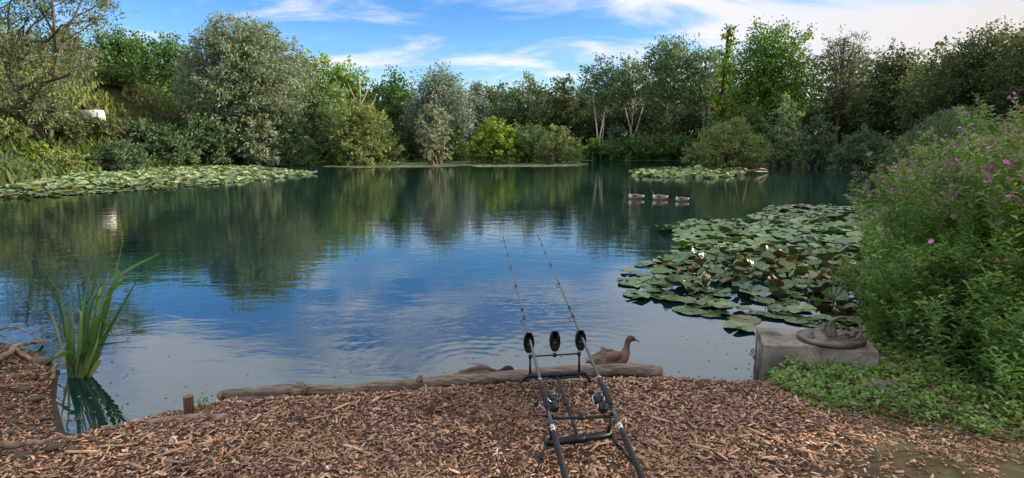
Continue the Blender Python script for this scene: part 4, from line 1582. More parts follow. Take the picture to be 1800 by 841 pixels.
def build_chips():
    rs = np.random.RandomState(21)
    n = 92000
    x = rs.uniform(-5.0, 3.4, n)
    y = rs.uniform(2.4, 5.7, n)
    s = shore_sd(x, y)
    k = (s > np.where(x < -2.4, 0.02, 0.09)) & (rs.rand(n) < chip_cover(x, y))
    x, y = x[k], y[k]
    n = len(x)
    size = rs.lognormal(-0.08, 0.5, n)
    L = 0.024 * size
    W = 0.0085 * rs.lognormal(0, 0.35, n) * np.sqrt(size)
    T = 0.0035 * rs.lognormal(0, 0.3, n)
    base = np.array([[a, b, c] for a in (-.5, .5) for b in (-.5, .5) for c in (-.5, .5)])
    V = np.repeat(base[None], n, 0) * np.stack([L, W, T], 1)[:, None, :]
    # splintered ends
    V[:, :, 0] += rs.uniform(-0.22, 0.22, (n, 8)) * L[:, None]
    V[:, :, 1] *= rs.uniform(0.5, 1.2, (n, 8))
    Rm = euler_mats(rs.normal(0, 0.35, n), rs.normal(0, 0.28, n), rs.uniform(0, 6.283, n))
    V = np.einsum('nij,nkj->nki', Rm, V)
    z = ground_z(x, y) + rs.uniform(-0.001, 0.016, n)
    V += np.stack([x, y, z], 1)[:, None, :]
    F = np.array([[0, 1, 3, 2], [4, 6, 7, 5], [0, 4, 5, 1], [2, 3, 7, 6], [0, 2, 6, 4], [1, 5, 7, 3]])
    F = (np.arange(n)[:, None, None] * 8 + F[None]).reshape(-1, 4)
    pal = np.array(CHIP_C)
    ci = rs.choice(len(pal), n, p=[.16, .2, .2, .16, .12, .07, .09])
    C = pal[ci] * rs.uniform(0.75, 1.2, (n, 1))
    damp = sstep(fbm(x * 1.1 + 2, y * 1.1 + 8), 0.5, 0.68)[:, None]
    C = C * (1 - 0.45 * damp)
    dust = sstep(fbm(x * 2.3 + 7, y * 2.3 + 1), 0.42, 0.6)[:, None] * 0.45
    C = C * (1 - dust) + np.array(lin(160, 130, 104)) * dust
    V = V.reshape(-1, 3)
    tag(link('wood_chips', make_mesh('wood_chips', V, F, np.repeat(C, 8, axis=0)), M['chip']), 'brown wood chip mulch covering the fishing bank', 'wood chips', kind='stuff')
    # large splinters one can pick out
    me = []
    for k in range(5):
        V, F = box((0, 0, 0), (1, rs.uniform(0.10, 0.24), 0.06))
        V[:, 0] += rs.uniform(-0.12, 0.12, 8)
        V[:, 1] *= rs.uniform(0.5, 1.3, 8)
        q = make_mesh('wood_splinter', V, F)
        q.materials.append(mat('splinter_wood', np.array(CHIP_C[k % 3]) * 1.0, CHIP_C[2], 0.8, 6, (1, 8, 8), random_value=0.2))
        me.append(q)
    spots = [(1068, 775, 0.15, 1.1), (1045, 792, 0.12, 0.95), (1140, 718, 0.16, 2.8), (1160, 742, 0.12, 2.6), (985, 825, 0.1, 1.4), (620, 792, 0.14, 2.7), (560, 740, 0.15, 0.6), (470, 760, 0.13, 0.4), (300, 800, 0.15, 0.6),
             (690, 700, 0.13, 0.35), (200, 790, 0.16, 0.2), (240, 825, 0.14, 2.6), (720, 790, 0.1, 2.2), (1230, 790, 0.12, 2.5), (1330, 765, 0.12, 2.4), (1290, 800, 0.1, 0.5), (860, 740, 0.11, 1.9), (410, 800, 0.12, 1.2),
             (600, 720, 0.14, 0.9), (1110, 800, 0.1, 0.9), (1420, 800, 0.12, 2.9), (1500, 770, 0.12, 2.6), (780, 720, 0.12, 0.5), (145, 800, 0.18, 0.1), (520, 815, 0.13, 2.9)]
    for i, (px, py, L, rz) in enumerate(spots):
        p = on_ground(px, py)
        o = bpy.data.objects.new('wood_splinter', me[i % 5])
        COL.objects.link(o)
        o.location = (p[0], p[1], p[2] + 0.018)
        o.rotation_euler = (rs.normal(0, 0.12), rs.normal(0, 0.1), rz)
        o.scale = (L, L * rs.uniform(0.7, 1.1), L)
        tag(o, 'long pale splinter of wood lying on the chip mulch', 'splinter', 'long splinters on the chip mulch')


build_chips()


def rock_mesh(rs, name='stone'):
    n, m = 9, 12
    V = []
    for i in range(1, n):
        for j in range(m):
            a, b = math.pi * i / n, 2 * math.pi * j / m
            V.append([math.sin(a) * math.cos(b), math.sin(a) * math.sin(b), math.cos(a)])
    V = np.array(V + [[0, 0, 1], [0, 0, -1]])
    ph = rs.uniform(0, 9, 3)
    r = 0.75 + 0.55 * fbm(V[:, 0] * 1.4 + ph[0] + 5, V[:, 1] * 1.4 + V[:, 2] * 1.1 + ph[1] + 5, 3)
    for _ in range(4):                      # facets
        d = unit(rs.normal(0, 1, 3))
        q = V @ d
        r = np.where(q > 0.6, r * (0.62 / np.maximum(q, 0.01)) ** 0.8, r)
    V = V * r[:, None] * np.array([1, rs.uniform(0.7, 0.95), rs.uniform(0.5, 0.7)])
    F4 = np.array([[i * m + j, i * m + (j + 1) % m, (i + 1) * m + (j + 1) % m, (i + 1) * m + j] for i in range(n - 2) for j in range(m)])
    t, b = len(V) - 2, len(V) - 1
    F3 = np.array([[t, (j + 1) % m, j] for j in range(m)] + [[b, (n - 2) * m + j, (n - 2) * m + (j + 1) % m] for j in range(m)])
    return make_mesh(name, V, [F4[:, ::-1], F3[:, ::-1]], smooth=True)


def root_thing(name, label, cat, strands, mat_, group=None, twig=0):
    """strands: list of (points, r0, r1); first point of the first strand is the base"""
    rs = np.random.RandomState(len(label))
    base = np.asarray(strands[0][0][0], float)
    o = thing(name, label, cat, tuple(base), group)
    for i, (pts, r0, r1) in enumerate(strands):
        P = spline(np.asarray(pts, float), 7)
        P = P + rs.normal(0, 1, P.shape) * min(r0, 0.02) * 0.3
        n = 8
        jag = 1 + 0.18 * rs.normal(0, 1, (len(P), n)) * 0.6
        v, f = tube(P - base, np.linspace(r0, r1, len(P)), n, jag=jag)
        link('root_stem' if i == 0 else 'side_root', MB().add(v, f).mesh('root_stem', smooth=True), mat_, o)
    return o


def build_bank_things():
    rs = np.random.RandomState(31)
    # stones on the left bank
    me = [rock_mesh(rs) for _ in range(5)]
    for q in me:
        q.materials.append(M['stone'])
    st = [(60, 668, 8), (40, 690, 9), (70, 742, 7), (22, 718, 8), (128, 790, 8), (52, 760, 9), (95, 790, 10), (145, 770, 8), (20, 745, 7), (70, 640, 14), (30, 665, 8), (160, 752, 7), (190, 765, 6),
          (50, 722, 6), (60, 705, 10), (10, 790, 9), (15, 765, 7), (175, 785, 7), (225, 770, 6), (35, 805, 10), (270, 760, 6), (290, 752, 5), (400, 705, 8), (430, 702, 9), (460, 700, 7), (415, 715, 6), (500, 697, 6)]
    for i, (px, py, r) in enumerate(st):
        p = on_ground(px, py)
        o = bpy.data.objects.new('stone', me[i % 5])
        COL.objects.link(o)
        r = r * np.linalg.norm(p - [0, 0, CAM_Z]) / 1000
        o.location = (p[0], p[1], p[2] + r * 0.2)
        o.scale = (r, r, r)
        o.rotation_euler = (rs.uniform(-.2, .2), rs.uniform(-.2, .2), rs.uniform(0, 6.28))
        if px > 380:
            tag(o, 'dark lump of earth or stone under the left end of the log', 'stone', 'lumps under the left end of the log')
        else:
            tag(o, 'small brown stone half sunk in the left bank', 'stone', 'stones on the left bank')
    G = lambda px, py, h=0.03: on_ground(px, py) + np.array([0, 0, h])
    root_thing('exposed_root', 'thick pale root running over the left bank toward the reeds', 'root', [([G(-40, 650), G(0, 640, 0.05), G(38, 622, 0.08), G(75, 612, 0.06)], 0.034, 0.014), ([G(30, 626, 0.06), G(55, 640, 0.03), G(80, 655, 0.0)], 0.025, 0.01)], M['root'], 'roots on the left bank')
    root_thing('exposed_root', 'pale upright root stub beside the reed leaves', 'root', [([G(92, 668, -0.02), G(97, 655, 0.03), G(102, 640, 0.09)], 0.022, 0.012)], M['root'], 'roots on the left bank')
    root_thing('exposed_root', 'long pale stick lying on the wood chips at the lower left corner', 'stick', [([G(-30, 800, 0.05), G(50, 795, 0.05), G(90, 788, 0.05), G(135, 782, 0.03)], 0.02, 0.008)], M['root'], 'roots on the left bank')
    root_thing('exposed_root', 'thin root along the edge of the left bank below the reeds', 'root', [([G(-20, 690, 0.04), G(40, 688, 0.05), G(86, 682, 0.03)], 0.012, 0.005)], M['root'], 'roots on the left bank')
    E = lambda px, py, d: on_depth(px, py, d)
    root_thing('bare_branch', 'thin bare twigs arching over the water left of the reeds', 'branch',
               [([E(-40, 600, 5.3), E(0, 580, 5.3), E(30, 575, 5.25), E(60, 592, 5.2), E(80, 610, 5.2)], 0.010, 0.005), ([E(55, 588, 5.2), E(80, 572, 5.2), E(105, 568, 5.1)], 0.006, 0.003),
                ([E(60, 594, 5.2), E(90, 600, 5.2), E(110, 585, 5.1), E(108, 570, 5.1)], 0.006, 0.002), ([E(-10, 585, 5.3), E(20, 600, 5.3), E(50, 618, 5.2)], 0.006, 0.003)], M['root'])
    # floating dead branches by the yellow-green bush
    W = lambda px, py, z=0.05: on_z(px, py, z)
    root_thing('dead_branch', 'grey dead branches lying in the water right of the pale rock', 'branch',
               [([W(1296, 300), W(1320, 301, 0.3), W(1350, 302, 0.1)], 0.08, 0.03), ([W(1290, 297, 0.2), W(1305, 296, 0.9), W(1316, 300, 0.2)], 0.06, 0.02), ([W(1310, 302), W(1335, 297, 0.5), W(1350, 299, 0.15)], 0.05, 0.02),
                ([W(1270, 300), W(1283, 296, 0.8), W(1290, 302, 0.1)], 0.05, 0.02)], M['root'])
    root_thing('mooring_line', 'pale line stretched low over the water below the largest willow', 'rope', [([W(350, 283, 0.35), W(400, 279, 0.3), W(440, 280, 0.35), W(482, 277, 0.7)], 0.05, 0.04)], M['root'])
    # pale rock
    q = rock_mesh(np.random.RandomState(8), 'rock')
    q.materials.append(mat('pale_rock', lin(186, 184, 180), lin(120, 118, 112), 0.8, 3.0, bump=0.5))
    p = on_z(1229, 302, 0)
    o = link('rock', q, None, loc=(p[0], p[1], 0.2), scale=(0.62, 0.55, 0.75))
    tag(o, 'pale grey rock standing in the water beside the yellow-green bush', 'rock')
    # white box on the left bank
    p = on_ground(160, 215)
    c = on_y(160, 203, p[1])
    root = thing('storage_box', 'white box with brown end standing among shrubs on the left bank', 'box', (c[0], p[1], p[2]), rz=math.radians(-16))
    wid, hgt = 40 * p[1] / 1000, 17 * p[1] / 1000
    z0 = max(0.0, c[2] - hgt / 2 - p[2])
    mb = MB()
    v, f = box((0, 0, z0 + hgt / 2), (wid, 0.9, hgt))
    v[:, 0] += np.where(v[:, 2] < z0 + 0.1, 0.12, 0.0)
    link('front_panel', mb.add(v, f).mesh('front_panel'), mat('white_panel', lin(226, 224, 218), lin(200, 198, 192), 0.6, 3.0), root)
    v, f = box((-wid / 2 - 0.16, 0.05, z0 + hgt * 0.45), (0.3, 0.8, hgt * 0.9))
    link('end_panel', MB().add(v, f).mesh('end_panel'), mat('brown_panel', lin(112, 76, 62), lin(84, 58, 48), 0.7, 4.0), root)
    for sx in (-0.42, 0.42):
        v, f = box((wid * sx, -0.46, z0 + hgt * 0.86), (0.13, 0.03, 0.12))
        link('vent', MB().add(v, f).mesh('vent'), M['plastic'], root)
    for sx in (-0.4, 0.4):
        v, f = box((wid * sx, 0, z0 / 2 - 0.15), (0.12, 0.7, z0 + 0.29))
        link('leg', MB().add(v, f).mesh('leg'), M['rust'], root)
    # low rail at the far left
    p = on_ground(14, 212)
    root = thing('rail_fence', 'grey horizontal rails at the left edge of the bank', 'fence', tuple(p))
    for k in range(2):
        v, f = bar((-2.2, 0, 0.45 + 0.3 * k), (1.4, 0.1, 0.42 + 0.3 * k), 0.06, 0.1)
        link('rail', MB().add(v, f).mesh('rail'), M['log'], root)
    for x in (-2.0, -0.3, 1.25):
        v, f = box((x, 0.07, 0.35), (0.09, 0.09, 0.9))
        link('post', MB().add(v, f).mesh('post'), M['log'], root)

    # ---- the log along the edge
    Z = 0.165
    pts = [(394, 692, .0), (440, 689, .0), (490, 686, .006), (530, 683, .012), (600, 684, .0), (700, 676, 0), (800, 668, 0), (870, 662, 0), (950, 656, 0), (1040, 650, 0), (1100, 648, 0), (1162, 653, 0)]
    P = spline(np.array([on_z(a, b, Z + c) for a, b, c in pts]), 7)
    base = P[len(P) // 2].copy()
    base[2] = gz(base[0], base[1])
    root = thing('edge_log', 'long weathered log lying along the water edge of the chip bank', 'log', tuple(base))
    n = 18
    tt = np.linspace(0, 1, len(P))
    R = np.interp(tt, [0, 0.1, 0.19, 0.24, 0.5, 0.8, 1], [0.045, 0.050, 0.066, 0.055, 0.056, 0.060, 0.064])
    th = np.arange(n) * 2 * math.pi / n
    jag = 1 + 0.24 * (fbm(tt[:, None] * 26 + 3, np.cos(th)[None] * 2 + np.sin(th)[None] * 3 + 8) - 0.47) * 2 + 0.12 * (fbm(tt[:, None] * 90, th[None] * 3 + 2) - 0.47) * 2
    jag = jag + 0.10 * (fbm(tt[:, None] * 5 + 11, th[None] * 5.5 + 1) - 0.47) * 2
    v, f = tube(P - base - np.array([0, 0, 0.012]), R * 0.82, n, jag=jag)
    link('log_body', MB().add(v, f).mesh('log_body', smooth=True), M['log'], root)
    T = unit(P[-1] - P[-3])
    ring = P[-1] - base + T * 0.004 - np.array([0, 0, 0.012])
    v, f = tube(np.array([ring, ring + T * 0.012]), [0.048, 0.044], 14)
    link('cut_end', MB().add(v, f).mesh('cut_end'), M['cut_wood'], root)
    T = unit(P[0] - P[2])
    ring = P[0] - base + T * 0.004 - np.array([0, 0, 0.012])
    v, f = tube(np.array([ring, ring + T * 0.03, ring + T * 0.045]), [0.036, 0.032, 0.014], 12)
    link('cut_end', MB().add(v, f).mesh('cut_end'), M['cut_wood'], root)
    # split board along the left end and the knot hole beside it
    a = on_z(405, 699, Z - 0.02) - base + np.array([0, -0.062, 0])
    b = on_z(505, 697, Z - 0.02) - base + np.array([0, -0.05, 0])
    v, f = bar(a, b, 0.012, 0.05)
    link('split_strip', MB().add(v, f).mesh('split_strip'), M['log'], root)
    k = on_z(526, 686, Z + 0.03) - base
    v, f = tube(np.array([k + (0, 0.0, 0.0), k + (0, -0.055, 0.02), k + (0.0, -0.075, 0.03)]), [0.06, 0.045, 0.03], 10)
    link('knot', MB().add(v, f).mesh('knot', smooth=True), M['log'], root)
    for px, py in [(737, 662)]:
        k = on_z(px, py + 8, Z + 0.05) - base
        v, f = tube(np.array([k, k + (0.01, 0.0, 0.03), k + (0.02, 0, 0.05)]), [0.03, 0.018, 0.004], 7)
        link('branch_stub', MB().add(v, f).mesh('branch_stub', smooth=True), M['log'], root)
    # low buried board continuing to the left
    P = spline(np.array([on_ground(a, b) + np.array([0, 0, -0.015]) for a, b in [(255, 744), (300, 738), (350, 735), (400, 736)]]), 5)
    b0 = P[0].copy()
    root = thing('sunken_log', 'low half-buried dark log left of the long edge log', 'log', tuple(b0))
    v, f = tube(P - b0, np.linspace(0.03, 0.045, len(P)), 10)
    link('log_body', MB().add(v, f).mesh('log_body', smooth=True), M['root'], root)
    # stakes
    p = on_ground(333, 728)
    root = thing('wooden_stake', 'short round wooden stake left of the long log', 'stake', tuple(p))
    v, f = tube(np.array([[0, 0, -0.1], [0, 0, 0.05], [0.003, 0, 0.125]]), [0.03, 0.031, 0.031], 14)
    link('stake_body', MB().add(v, f).mesh('stake_body', smooth=False), mat('stake_wood', lin(124, 84, 66), lin(80, 52, 42), 0.8, 10, (8, 8, 1.5), bump=0.5), root)
    v, f = tube(np.array([[0.003, 0, 0.1245], [0.003, 0, 0.129]]), [0.029, 0.027], 14)
    link('stake_top', MB().add(v, f).mesh('stake_top'), M['cut_wood'], root)
    p = on_depth(1062, 642, 4.72)
    root = thing('wooden_stake', 'grey wooden peg standing behind the log in front of the swimming duck', 'stake', (p[0], p[1], -0.05))
    v, f = box((0, 0, 0.16), (0.04, 0.03, 0.42))
    v[:, 0] += np.where(v[:, 2] > 0.2, -0.012, 0.012)
    link('stake_body', MB().add(v, f).mesh('stake_body'), M['log'], root)
    # ---- concrete block with an iron plate and hoop
    zt = 0.385
    A = on_z(1342, 606, zt)
    B = on_z(1329, 575, zt)
    Cc = on_z(1530, 619, zt)
    e = unit((Cc - A) * (1, 1, 0))
    A2 = A + e * 0.84
    B2 = A2 + (B - A)
    zb = -0.35
    top = [A, A2, B2, B]
    o0 = np.array([A[0], A[1], 0.0])
    root = thing('concrete_block', 'weathered concrete block at the water edge carrying a round iron plate', 'concrete block', tuple(o0))
    nx, ny, nz = 26, 9, 10
    V, F = [], []

    def face(p00, p10, p11, p01, nu, nv):
        k = sum(len(q) for q in V)
        u, w = np.meshgrid(np.linspace(0, 1, nu), np.linspace(0, 1, nv))
        u, w = u.ravel()[:, None], w.ravel()[:, None]
        P = p00 * (1 - u) * (1 - w) + p10 * u * (1 - w) + p11 * u * w + p01 * (1 - u) * w
        V.append(P)
        i = (np.arange(nv - 1)[:, None] * nu + np.arange(nu - 1)[None]).ravel() + k
        F.append(np.stack([i, i + 1, i + 1 + nu, i + nu], 1))
    dn = lambda p: np.array([p[0], p[1], zb])
    face(A, A2, B2, B, nx, ny)
    face(dn(A), dn(A2), A2, A, nx, nz)
    face(dn(B), dn(A), A, B, ny, nz)
    face(dn(B2), dn(B), B, B2, nx, nz)
    face(dn(A2), dn(B2), B2, A2, ny, nz)
    V = np.concatenate(V)
    w = 0.018
    V = V + np.stack([fbm(V[:, 1] * 9 + V[:, 2] * 7, V[:, 0] * 9 + 3) - 0.47, fbm(V[:, 0] * 9 + V[:, 2] * 8, V[:, 1] * 7 + 7) - 0.47, (fbm(V[:, 0] * 8 + 1, V[:, 1] * 8 + V[:, 2] * 6) - 0.47)], 1) * 2 * w
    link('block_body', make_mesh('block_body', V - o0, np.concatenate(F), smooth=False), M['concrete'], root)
    # steel strip up the block's water side
    a = A - e * 0.02 + np.array([0, 0, 0.012]) - o0
    v, f = bar(a + (0, 0.05, -0.5), a + (0, 0.05, 0.0), 0.012, 0.06, up=(0, 1, 0))
    link('edge_strip', MB().add(v, f).mesh('edge_strip'), M['rust'], root)
    v, f = tube(np.array([[a[0] - 0.012 + 0.02 * math.cos(t) * 0.3, a[1] + 0.12 + 0.02 * math.sin(t), -0.02 + zt - 0.09 + 0.025 * math.cos(t)] for t in np.linspace(0, 6.28, 14)]), 0.004, 6)
    link('shackle', MB().add(v, f).mesh('shackle', smooth=True), M['rust'], root)
    pc = on_z(1461, 594, zt + 0.03)
    root = thing('iron_plate', 'round rusty iron plate with bolts and a hoop lying on the concrete block', 'iron plate', (pc[0], pc[1], zt + 0.014))
    v, f = tube(np.array([[0, 0, 0], [0, 0, 0.003], [0, 0, 0.030], [0, 0, 0.033]]), [0.258, 0.262, 0.262, 0.256], 44)
    v[:, 1] *= 0.80
    link('plate_disc', MB().add(v, f).mesh('plate_disc'), M['rust'], root)
    # central bracket: a leaning flanged post
    mb = MB()
    v, f = tube(np.array([[0.0, 0, 0.033], [0.0, 0, 0.05], [-0.006, 0, 0.10], [-0.012, 0, 0.15], [-0.014, 0, 0.168]]), [0.048, 0.044, 0.036, 0.032, 0.030], 12)
    mb.add(v, f)
    link('bracket_post', mb.mesh('bracket_post', smooth=True), M['rust'], root)
    v, f = tube(np.array([[-0.014, 0, 0.166], [-0.015, 0, 0.178]]), [0.036, 0.034], 12)
    link('bracket_cap', MB().add(v, f).mesh('bracket_cap'), M['rust'], root)
    th = np.linspace(0, 2 * math.pi, 40)
    hoop = np.stack([0.06 + 0.13 * np.cos(th), -0.075 + 0.04 * np.sin(th), 0.115 + 0.088 * np.sin(th)], 1)
    v, f = tube(hoop, 0.008, 8)
    link('hoop', MB().add(v, f).mesh('hoop', smooth=True), M['rust'], root)
    for a, b in (((0.0, -0.06, 0.05), (0.13, -0.03, 0.055)), ((0.03, -0.02, 0.12), (0.12, -0.07, 0.04))):
        v, f = tube(np.array([a, b]), 0.006, 7)
        link('hoop_spoke', MB().add(v, f).mesh('hoop_spoke'), M['rust'], root)
    for x, y in ((-0.185, -0.04), (0.165, -0.02), (0.02, 0.16)):
        v, f = tube(np.array([[x, y, 0.032], [x, y, 0.045], [x, y, 0.0455], [x, y, 0.085]]), [0.024, 0.024, 0.014, 0.014], 8)
        link('bolt', MB().add(v, f).mesh('bolt'), M['rust'], root)
    # broken slab among the plants
    for px, py, s, lb in ((1562, 690, (0.2, 0.12, 0.09), 'flat broken piece of concrete half hidden under the right-hand plants'), (1415, 652, (0.09, 0.07, 0.06), 'small lump of rubble in the weeds below the concrete block')):
        p = on_ground(px, py)
        q = rock_mesh(np.random.RandomState(px), 'rubble')
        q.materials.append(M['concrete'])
        o = link('rubble', q, None, loc=(p[0], p[1], p[2] + 0.04), scale=s, rot=(0.1, 0.15, 0.3))
        tag(o, lb, 'rubble')


build_bank_things()

# ------------------------------------------------------------------ rod pod and rods
def frame_of(a, b):
    t = unit(b - a)
    s = unit(np.cross(t, np.array([0, 0, 1.0])))
    return t, s, np.cross(s, t)


def part(name, VF, m, parent, smooth=False):
    mb = MB()
    for v, f in (VF if isinstance(VF, list) else [VF]):
        mb.add(v, f)
    return link(name, mb.mesh(name, smooth), m, parent)


def alarm_mesh():
    """bite alarm: ovoid body with two ears and a deep notch, bevelled"""
    pr = [(-0.012, 0.0), (-0.024, 0.012), (-0.034, 0.035), (-0.039, 0.065), (-0.038, 0.095), (-0.031, 0.125), (-0.022, 0.146), (-0.017, 0.143), (-0.011, 0.118), (-0.005, 0.104),
          (0.005, 0.104), (0.011, 0.118), (0.017, 0.143), (0.022, 0.146), (0.031, 0.125), (0.038, 0.095), (0.039, 0.065), (0.034, 0.035), (0.024, 0.012), (0.012, 0.0)]
    pr = np.array(pr)
    c = np.array([0, 0.065])
    n = len(pr)
    V = []
    for y, k in ((-0.019, 0.86), (-0.014, 1.0), (0.014, 1.0), (0.019, 0.86)):
        q = c + (pr - c) * np.array([k, 0.5 + k * 0.5])
        V.append(np.stack([q[:, 0], np.full(n, y), q[:, 1]], 1))
    V = np.concatenate(V)
    F = [np.array([[a * n + j, a * n + (j + 1) % n, (a + 1) * n + (j + 1) % n, (a + 1) * n + j] for a in range(3) for j in range(n)])]
    # front and back caps as quad strips left to right
    h = n // 2
    cap = np.array([[i, i + 1, n - 2 - i, n - 1 - i] for i in range(h - 1)])
    F.append(cap)
    F.append(cap[:, ::-1] + 3 * n)
    return V, F


def reel(parent, o, t, s, u, roll, mirror):
    """fixed-spool reel hanging under the rod at o"""
    cr, sr = math.cos(roll), math.sin(roll)
    S = s * cr + u * sr
    U = -s * sr + u * cr
    Q = lambda x, y, z: o + t * y + S * (x * mirror) + U * z
    base = np.asarray(parent['o'])
    L = lambda *pts: np.array(pts) - base
    r = part('reel', [tube(L(Q(0, -0.035, -0.012), Q(0, 0.045, -0.012)), [0.008, 0.008], 8)], M['black_metal'], parent['e'])
    part('reel_stem', tube(L(Q(0, 0, -0.012), Q(0, -0.004, -0.04), Q(0, -0.01, -0.07)), [0.009, 0.008, 0.013], 8), M['chrome'], r, True)
    part('reel_body', tube(L(Q(0.0, -0.055, -0.085), Q(0, -0.045, -0.083), Q(0, -0.01, -0.082), Q(0, 0.012, -0.082)), [0.014, 0.027, 0.032, 0.029], 14), M['plastic'], r, True)
    part('rotor', tube(L(Q(0, 0.010, -0.082), Q(0, 0.016, -0.082), Q(0, 0.042, -0.082)), [0.024, 0.037, 0.037], 18), M['black_metal'], r, True)
    part('spool', tube(L(Q(0, 0.040, -0.082), Q(0, 0.044, -0.082), Q(0, 0.046, -0.082), Q(0, 0.08, -0.082), Q(0, 0.082, -0.082), Q(0, 0.092, -0.082)), [0.036, 0.036, 0.030, 0.028, 0.036, 0.030], 20), M['carbon'], r)
    part('drag_knob', tube(L(Q(0, 0.091, -0.082), Q(0, 0.104, -0.082)), [0.016, 0.012], 12), M['chrome'], r)
    th = np.linspace(-0.2, math.pi + 0.2, 16)
    part('bail_wire', tube(np.array([Q(0.043 * math.cos(a), 0.055 + 0.030 * math.sin(a), -0.082 + 0.044 * math.sin(a)) for a in th]) - base, 0.0018, 6), M['chrome'], r, True)
    part('handle_arm', tube(L(Q(-0.028, -0.015, -0.082), Q(-0.055, -0.012, -0.080), Q(-0.066, 0.01, -0.055), Q(-0.068, 0.03, -0.03)), [0.007, 0.006, 0.005, 0.005], 7), M['chrome'], r, True)
    part('handle_knob', tube(L(Q(-0.066, 0.032, -0.028), Q(-0.082, 0.032, -0.028), Q(-0.098, 0.032, -0.028)), [0.009, 0.014, 0.010], 10), M['duplon'], r, True)
    part('maker_label', tube(L(Q(-0.0315, -0.02, -0.082), Q(-0.0345, -0.02, -0.082)), [0.016, 0.016], 10), M['white'], r)
    return r


def build_rods():
    zg = lambda p: gz(p[0], p[1])
    # measured points: rear rests and front rests of both rods
    rods = []
    for (rx, ry), (fx, fy), lb, roll, mir in (((965, 728), (929.5, 590), 'left fishing rod resting on the black rod pod', 0.75, 1), ((1079, 724), (1020, 586), 'right fishing rod resting on the black rod pod', -0.25, 1)):
        R = on_depth(rx, ry, 3.2)
        F = on_depth(fx, fy, 4.05)
        rods.append((R, F, lb, roll, mir))
    rod_r = 0.0125
    # ---- pod
    FLb, FRb = on_depth(929, 661, 4.05), on_depth(1027, 656, 4.05)
    RLb, RRb = on_depth(962, 779, 3.2), on_depth(1072, 764, 3.2)
    mid = (FLb + FRb + RLb + RRb) / 4
    base = np.array([mid[0], mid[1], zg(mid)])
    pod = thing('rod_pod', 'black metal rod pod with bite alarms standing on the wood chips', 'rod pod', tuple(base))
    B = lambda *p: [np.asarray(q) - base for q in p]

    def pb(name, a, b, w, h):
        return part(name, bar(*B(a, b), w, h), M['black_metal'], pod)

    def pt(name, pts, r, n=10, m=None):
        return part(name, tube(np.array(B(*pts)), r, n), m or M['black_metal'], pod, True)
    pb('front_bar', FLb, FRb, 0.03, 0.026)
    pb('rear_bar', RLb, RRb, 0.034, 0.03)
    cF, cR = (FLb + FRb) / 2, (RLb + RRb) / 2
    for c, a in ((cF, FLb), (cR, RLb)):
        e = unit(a - c)
        q = part('bar_sleeve', bar(*B(c + e * 0.035, c - e * 0.035), 0.040, 0.035), M['black_metal'], pod)
    pt('centre_tube', [cR + (0, 0, 0.0), cR * 0.5 + cF * 0.5], 0.0105, 10)
    pt('centre_tube', [cR * 0.52 + cF * 0.48, cF], 0.0085, 10)
    pt('locking_collar', [cR * 0.53 + cF * 0.47, cR * 0.48 + cF * 0.52], 0.0145, 12)
    # legs: telescopic, splayed
    for a, foot in ((FLb, on_ground(915, 676)), (FRb, on_ground(1037, 672)), (RLb, on_ground(943, 834)), (RRb, on_ground(1107, 812))):
        foot = foot + np.array([0, 0, 0.012])
        m = a * 0.45 + foot * 0.55
        pt('leg', [a, m], 0.0115, 9)
        pt('leg', [m, foot], 0.008, 9)
        pt('leg_collar', [a * 0.5 + foot * 0.5, a * 0.42 + foot * 0.58], 0.015, 10)
        pt('foot', [foot + (0, 0, 0.02), foot - (0, 0, 0.012)], [0.012, 0.007], 8)
    # uprights, cross bars and alarms
    av, af = alarm_mesh()
    fl, fr = rods[0][1], rods[1][1]
    tF = unit(rods[0][1] - rods[0][0])
    dropL, dropR = fl - (0, 0, 0.118), fr - (0, 0, 0.118)
    xbL = on_depth(932, 627, 4.05)
    xbR = on_depth(1018, 622, 4.05)
    pt('front_upright', [np.array([xbL[0], FLb[1], FLb[2]]), xbL], 0.0085)
    pt('front_upright', [np.array([xbR[0], FRb[1], FRb[2]]), xbR], 0.0085)
    pt('front_cross_bar', [xbL, xbR], 0.006)
    for k, (q, top) in enumerate(((xbL, fl), (xbR, fr), ((xbL + xbR) / 2, None))):
        zt = (top[2] - 0.118) if top is not None else q[2] + 0.03
        pt('upright_head', [q - (0, 0, 0.012), q + (0, 0, 0.014)], 0.013, 10)
        ax = np.array([top[0] if top is not None else q[0], q[1], zt])
        pt('alarm_stem', [q, ax + (0, 0, 0.004)], 0.006, 9, M['chrome'])
        o = link('bite_alarm', make_mesh('bite_alarm', av, af), M['plastic'], pod, loc=tuple(ax - base))
        part('speaker_disc', tube(np.array([[0, -0.0185, 0.06], [0, -0.0215, 0.06]]), [0.018, 0.017], 16), M['black_metal'], o)
        part('indicator_light', tube(np.array([[0, -0.0185, 0.092], [0, -0.022, 0.092]]), [0.004, 0.0035], 8), M['lens'], o)
        part('control_knob', tube(np.array([[0.0, -0.0185, 0.028], [0, -0.024, 0.028]]), [0.007, 0.006], 10), M['plastic'], o)
    rl, rr = rods[0][0], rods[1][0]
    xl, xr = rl - (0, 0, 0.028), rr - (0, 0, 0.028)
    pt('rear_cross_bar', [xl, xr], 0.0085)
    cm = (xl + xr) / 2
    e = unit(xr - xl)
    pt('bar_knob', [cm - e * 0.018, cm + e * 0.018], 0.015, 12)
    pt('bar_knob', [cm, cm + (0, 0, 0.026)], 0.011, 10)
    pt('rear_upright', [RLb * 0.94 + RRb * 0.06, xl * 0.97 + xr * 0.03], 0.0095)
    pt('rear_upright', [RRb * 0.97 + RLb * 0.03, xr * 0.97 + xl * 0.03], 0.0095)
